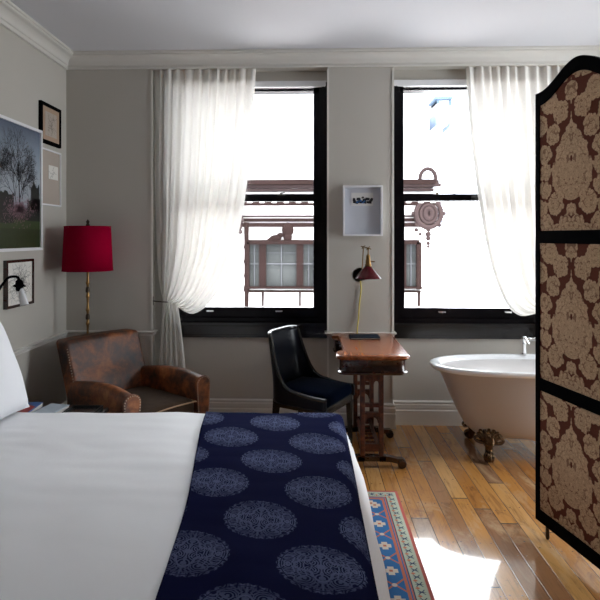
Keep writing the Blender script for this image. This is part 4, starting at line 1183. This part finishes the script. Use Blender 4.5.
picture_left('framed_etching', 'scratchy etching in a dark red-brown frame behind the bedside wall light', p1.y, p2.y, at(0, 0, 1).z*0+atx(31, 303, XL).z, p2.z, .018, .024, M['mahogany_dark'],
             sketch(M['paper'], .008, (M['paper'], lambda w_, h, fw: (-w_*.48, w_*.48, fw+.005, fw+h-.005)), 12, 110))
# shadow box between the windows
s0 = at(343, 236, YPIER-.03); s1_ = at(382.5, 185.5, YPIER-.03)
sb = thing('shadow_box', 'white box frame with a small black and blue print between the windows', 'picture', ((s0.x+s1_.x)/2, YPIER-.001, s0.z))
w_, h = s1_.x-s0.x, s1_.z-s0.z; fw = .014; dp = .05
m_ = MB()
m_.box((-w_/2, -dp, 0), (w_/2, 0, fw)); m_.box((-w_/2, -dp, h-fw), (w_/2, 0, h)); m_.box((-w_/2, -dp, fw), (-w_/2+fw, 0, h-fw)); m_.box((w_/2-fw, -dp, fw), (w_/2, 0, h-fw))
m_.build('picture_frame', M['white_frame'], sb, smooth=0)
m_ = MB(); m_.box((-w_/2+fw, -.012, fw), (w_/2-fw, -.006, h-fw)); m_.build('mat_board', M['mat_board'], sb, smooth=0)
m_ = MB(); m_.box((-.09, -.016, h*.60), (.085, -.0122, h*.86)); cd = m_.build('print', M['silver_frame'], sb, smooth=0)
m_ = MB(); y = -.0165
rr_ = random.Random(5)
for k in range(26):
    x = -.08+rr_.random()*.145; z_ = h*.64+rr_.random()*h*.08; m_.poly([(x, y, z_), (x+.02, y, z_-.004), (x+.022, y, z_+.016), (x+.004, y, z_+.02)])
m_.poly([(-.012, y, h*.75), (.016, y, h*.75), (.010, y, h*.775), (.004, y, h*.79), (-.006, y, h*.775)]); m_.poly([(.0, y, h*.70), (.004, y, h*.70), (.004, y, h*.76), (.0, y, h*.76)])
m_.build('printed_figure', M['ink'], cd, smooth=0, recalc=False)
m_ = MB()
for x, z_, s_ in ((-.045, .665, .012), (-.02, .69, .014), (.0, .655, .012), (.012, .68, .010)): m_.poly([(x-s_, y-.0006, h*z_), (x+s_, y-.0006, h*z_-.004), (x+s_*.7, y-.0006, h*z_+.014)])
m_.build('printed_detail', M['blue_ink'], cd, smooth=0, recalc=False)

# ------------------------------------------------------------------ swan-neck wall light by the bed
g0 = at(18, 283, 3.15)
wy = 3.05
wb = thing('sconce', 'black swan-neck wall light with a frosted glass shade beside the bed', 'wall lamp', (XL, wy, 1.20))
def Lc(p): return p-Vector((XL, wy, 1.20))
b_ = MB(); b_.lathe([(.05, 0), (.05, .008), (.035, .016), (.012, .022)], (0, 0, 0), 24, 'x'); b_.build('wall_plate', M['bronze'], wb)
arm = [(0, 0, 0), (.05, .01, .0)]+[tuple(Lc(p)) for p in (at(-6, 294, 3.12), at(2, 285, 3.14), at(8, 278, 3.15), at(14, 276.5, 3.15), at(18, 277.5, 3.15), at(19.5, 282, 3.15))]
b_ = MB(); b_.tube(catmull(arm, 8), .0075, 10); b_.build('swan_neck', M['black_frame'], wb)
c0 = Lc(at(19.3, 287, 3.15))
b_ = MB(); b_.lathe([(.010, .045), (.020, .035), (.022, .018), (.030, .012), (.030, .004), (.020, -.002), (.018, -.022), (.008, -.026)], c0, 18)
b_.tube([c0+Vector((-.038, 0, .006)), c0+Vector((.038, 0, .006))], .004, 8); b_.build('bulb_socket', M['black_frame'], wb)
b_ = MB(); tilt = Matrix.Translation(c0+Vector((.008, 0, -.012))) @ Matrix.Rotation(R(-14), 4, 'Y')
b_.lathe([(.008, .006), (.014, .0), (.017, -.03), (.020, -.065), (.025, -.095), (.023, -.097), (.016, -.05), (.008, -.01)], (0, 0, 0), 24); b_.xf(tilt); b_.build('lamp_shade', M['frost'], wb)

# ------------------------------------------------------------------ across the street
YF = 13.5
def F(px, py, y=YF): p = at(px, py, y); return p.x, p.z
def fbox(m_, px0, py0, px1, py1, y0, y1, yref=YF):
    a = at(px0, py0, yref); b = at(px1, py1, yref); m_.box((a.x, y0, b.z), (b.x, y1, a.z)); return m_
st_ = MB(); st_.box((-30, YO+.1, -6.2), (40, 60, -6)); struct('street', st_, M['pale_paving'], smooth=0)
tw = thing('townhouse', 'ornate brown and white townhouse across the street seen through both windows', 'building', (0, 0, 0))
m_ = MB(); a = F(-260, 0); b = F(432, 0); zt2 = F(0, 186)[1]
m_.box((a[0], YF, -6), (b[0], YF+7, zt2)); m_.build('facade_wall', M['facade_white'], tw, smooth=0)
m_ = MB()
for y0, y1, d in ((182.5, 185, .30), (196, 205.5, .22), (219, 221.5, .10), (223.5, 227, .14)): fbox(m_, -260, y0, 433, y1, YF-d, YF+.02)
m_.build('cornice', M['facade_brown'], tw, smooth=0)
m_ = MB()
for y0, y1, d in ((187, 188, .12), (190.5, 191.5, .12), (216, 217, .06)): fbox(m_, -260, y0, 433, y1, YF-d, YF+.02)
m_.build('string_course', M['facade_mid'], tw, smooth=0)
for k in range(18):
    x = 433-k*12
    m_ = MB(); fbox(m_, x-4.5, 201, x, 203.4, YF-.26, YF); m_.build('dentil', M['facade_white'], tw, smooth=0)
def bay(x0, x1, mull, ytop=243, ybot=286):
    f_ = MB()
    # arched-corner surround
    fbox(f_, x0, ytop-1, x0+4.5, ybot+3, YF-.18, YF+.02); fbox(f_, x1-4.5, ytop-1, x1, ybot+3, YF-.18, YF+.02)
    fbox(f_, x0+2, ytop-3.2, x1-2, ytop+1.2, YF-.18, YF+.02)
    for mx in mull: fbox(f_, mx-3.4, ytop, mx+3.4, ybot, YF-.14, YF+.02)
    fbox(f_, x0-1, ybot, x1+1, ybot+2.2, YF-.20, YF+.02); fbox(f_, x0, ybot+4, x1, ybot+6, YF-.16, YF+.02)
    for mx in (x0+1.5, *mull, x1-1.5): fbox(f_, mx-1, ybot+6, mx+1, ybot+20, YF-.1, YF+.02)
    o = f_.build('window_surround', M['facade_brown'], tw, smooth=0)
    eds = [x0+4.5]+[q for mx in mull for q in (mx-3.4, mx+3.4)]+[x1-4.5]
    for k in range(0, len(eds)-1, 2):
        g = MB(); fbox(g, eds[k], ytop+1, eds[k+1], ybot, YF-.05, YF-.03); g.build('pane', M['far_pane'], o, smooth=0)
        g = MB(); fbox(g, eds[k], 263, eds[k+1], 264.3, YF-.09, YF-.05); mm = (eds[k]+eds[k+1])/2
        fbox(g, mm-.5, ytop+1, mm+.5, ybot, YF-.08, YF-.05); fbox(g, eds[k], 252.5, eds[k+1], 253.2, YF-.07, YF-.05); g.build('glazing_bar', M['ink'], o, smooth=0)
bay(245.5, 318.5, (263, 300)); bay(347, 420, (365, 402))
m_ = MB(); m_.lathe([(.055, 0), (.06, 2.2)], (F(247, 0)[0], YF-.12, F(0, 310)[1]), 10)
for y in (248, 262, 276, 290): m_.lathe([(.075, 0), (.075, .06)], (F(247, 0)[0], YF-.12, F(0, y)[1]), 10)
m_.build('colonnette', M['facade_brown'], tw)
def orn(name, parts_, mm=M['facade_brown']):
    m_ = MB()
    for px, py, r, sx, sz in parts_: x, z = F(px, py); m_.ball((x, YF-.15, z), r*.0248, 12, (sx, .6, sz))
    return m_.build(name, mm, tw)
orn('keystone', [(288, 230, 5, 1.2, 1.5), (288, 237, 4.5, 1, 1), (276, 238, 4, 1.5, .8), (271, 240, 3, 1.2, .8), (281, 235, 3, 1.3, .8)])
orn('keystone', [(384, 230, 5, 1.2, 1.5), (384, 237, 4.5, 1, 1), (372, 238, 4, 1.5, .8)])
orn('carved_bracket', [(240, 214, 2.6, 1, 1.6), (242, 220, 2.8, 1, 1.4), (240, 227, 3, 1, 1.3), (241, 232, 2.4, 1, 1)], M['facade_mid'])
orn('carved_bracket', [(417, 212, 2.6, 1, 1.4), (415, 218, 2.4, 1, 1.4), (416, 224, 2.6, 1, 1.2), (415, 230, 2, 1, 1), (419, 234, 1.6, 1, 1)], M['facade_mid'])
m_ = MB(); x, z = F(427, 214)
for rr0, rz0, th in ((.30, .33, .06), (.19, .22, .05), (.08, .12, .07)):
    m_.tube([(x+rr0*math.cos(k*PI/12), YF-.16-th*.5, z+rz0*math.sin(k*PI/12)) for k in range(25)], th, 8)
m_.ball((x, YF-.1, z), .2, 12, (1, .5, 1.15))
for k in range(8): m_.ball((x+.36*math.cos(k*PI/4), YF-.16, z+.38*math.sin(k*PI/4)), .06, 8)
for k, dz_ in enumerate((.50, .60, .72, .80)): m_.ball((x, YF-.14, z-dz_), .07-.01*k, 8)
m_.build('cartouche', M['facade_mid'], tw)
m_ = MB(); x, z = F(427, 179)
m_.tube([(x+.19*math.cos(k*PI/14-.3), YF-.1, z+.24*math.sin(k*PI/14-.3)) for k in range(19)], .05, 8)
m_.box((x-.26, YF-.15, z-.12), (x-.12, YF+.05, z-.04)); m_.box((x+.12, YF-.15, z-.12), (x+.26, YF+.05, z-.04))
for a in (-.08, 0, .08): m_.ball((x+a, YF-.08, z-.06), .05, 8)
m_.box((x-.75, YF-.2, z-.20), (x+.3, YF, z-.12)); m_.build('roof_crest', M['facade_mid'], tw)
# pale blocks beyond and beside it
bl_ = thing('office_block', 'washed-out pale block beside the brown townhouse across the street', 'building', (0, 0, 0))
YG = 20.0
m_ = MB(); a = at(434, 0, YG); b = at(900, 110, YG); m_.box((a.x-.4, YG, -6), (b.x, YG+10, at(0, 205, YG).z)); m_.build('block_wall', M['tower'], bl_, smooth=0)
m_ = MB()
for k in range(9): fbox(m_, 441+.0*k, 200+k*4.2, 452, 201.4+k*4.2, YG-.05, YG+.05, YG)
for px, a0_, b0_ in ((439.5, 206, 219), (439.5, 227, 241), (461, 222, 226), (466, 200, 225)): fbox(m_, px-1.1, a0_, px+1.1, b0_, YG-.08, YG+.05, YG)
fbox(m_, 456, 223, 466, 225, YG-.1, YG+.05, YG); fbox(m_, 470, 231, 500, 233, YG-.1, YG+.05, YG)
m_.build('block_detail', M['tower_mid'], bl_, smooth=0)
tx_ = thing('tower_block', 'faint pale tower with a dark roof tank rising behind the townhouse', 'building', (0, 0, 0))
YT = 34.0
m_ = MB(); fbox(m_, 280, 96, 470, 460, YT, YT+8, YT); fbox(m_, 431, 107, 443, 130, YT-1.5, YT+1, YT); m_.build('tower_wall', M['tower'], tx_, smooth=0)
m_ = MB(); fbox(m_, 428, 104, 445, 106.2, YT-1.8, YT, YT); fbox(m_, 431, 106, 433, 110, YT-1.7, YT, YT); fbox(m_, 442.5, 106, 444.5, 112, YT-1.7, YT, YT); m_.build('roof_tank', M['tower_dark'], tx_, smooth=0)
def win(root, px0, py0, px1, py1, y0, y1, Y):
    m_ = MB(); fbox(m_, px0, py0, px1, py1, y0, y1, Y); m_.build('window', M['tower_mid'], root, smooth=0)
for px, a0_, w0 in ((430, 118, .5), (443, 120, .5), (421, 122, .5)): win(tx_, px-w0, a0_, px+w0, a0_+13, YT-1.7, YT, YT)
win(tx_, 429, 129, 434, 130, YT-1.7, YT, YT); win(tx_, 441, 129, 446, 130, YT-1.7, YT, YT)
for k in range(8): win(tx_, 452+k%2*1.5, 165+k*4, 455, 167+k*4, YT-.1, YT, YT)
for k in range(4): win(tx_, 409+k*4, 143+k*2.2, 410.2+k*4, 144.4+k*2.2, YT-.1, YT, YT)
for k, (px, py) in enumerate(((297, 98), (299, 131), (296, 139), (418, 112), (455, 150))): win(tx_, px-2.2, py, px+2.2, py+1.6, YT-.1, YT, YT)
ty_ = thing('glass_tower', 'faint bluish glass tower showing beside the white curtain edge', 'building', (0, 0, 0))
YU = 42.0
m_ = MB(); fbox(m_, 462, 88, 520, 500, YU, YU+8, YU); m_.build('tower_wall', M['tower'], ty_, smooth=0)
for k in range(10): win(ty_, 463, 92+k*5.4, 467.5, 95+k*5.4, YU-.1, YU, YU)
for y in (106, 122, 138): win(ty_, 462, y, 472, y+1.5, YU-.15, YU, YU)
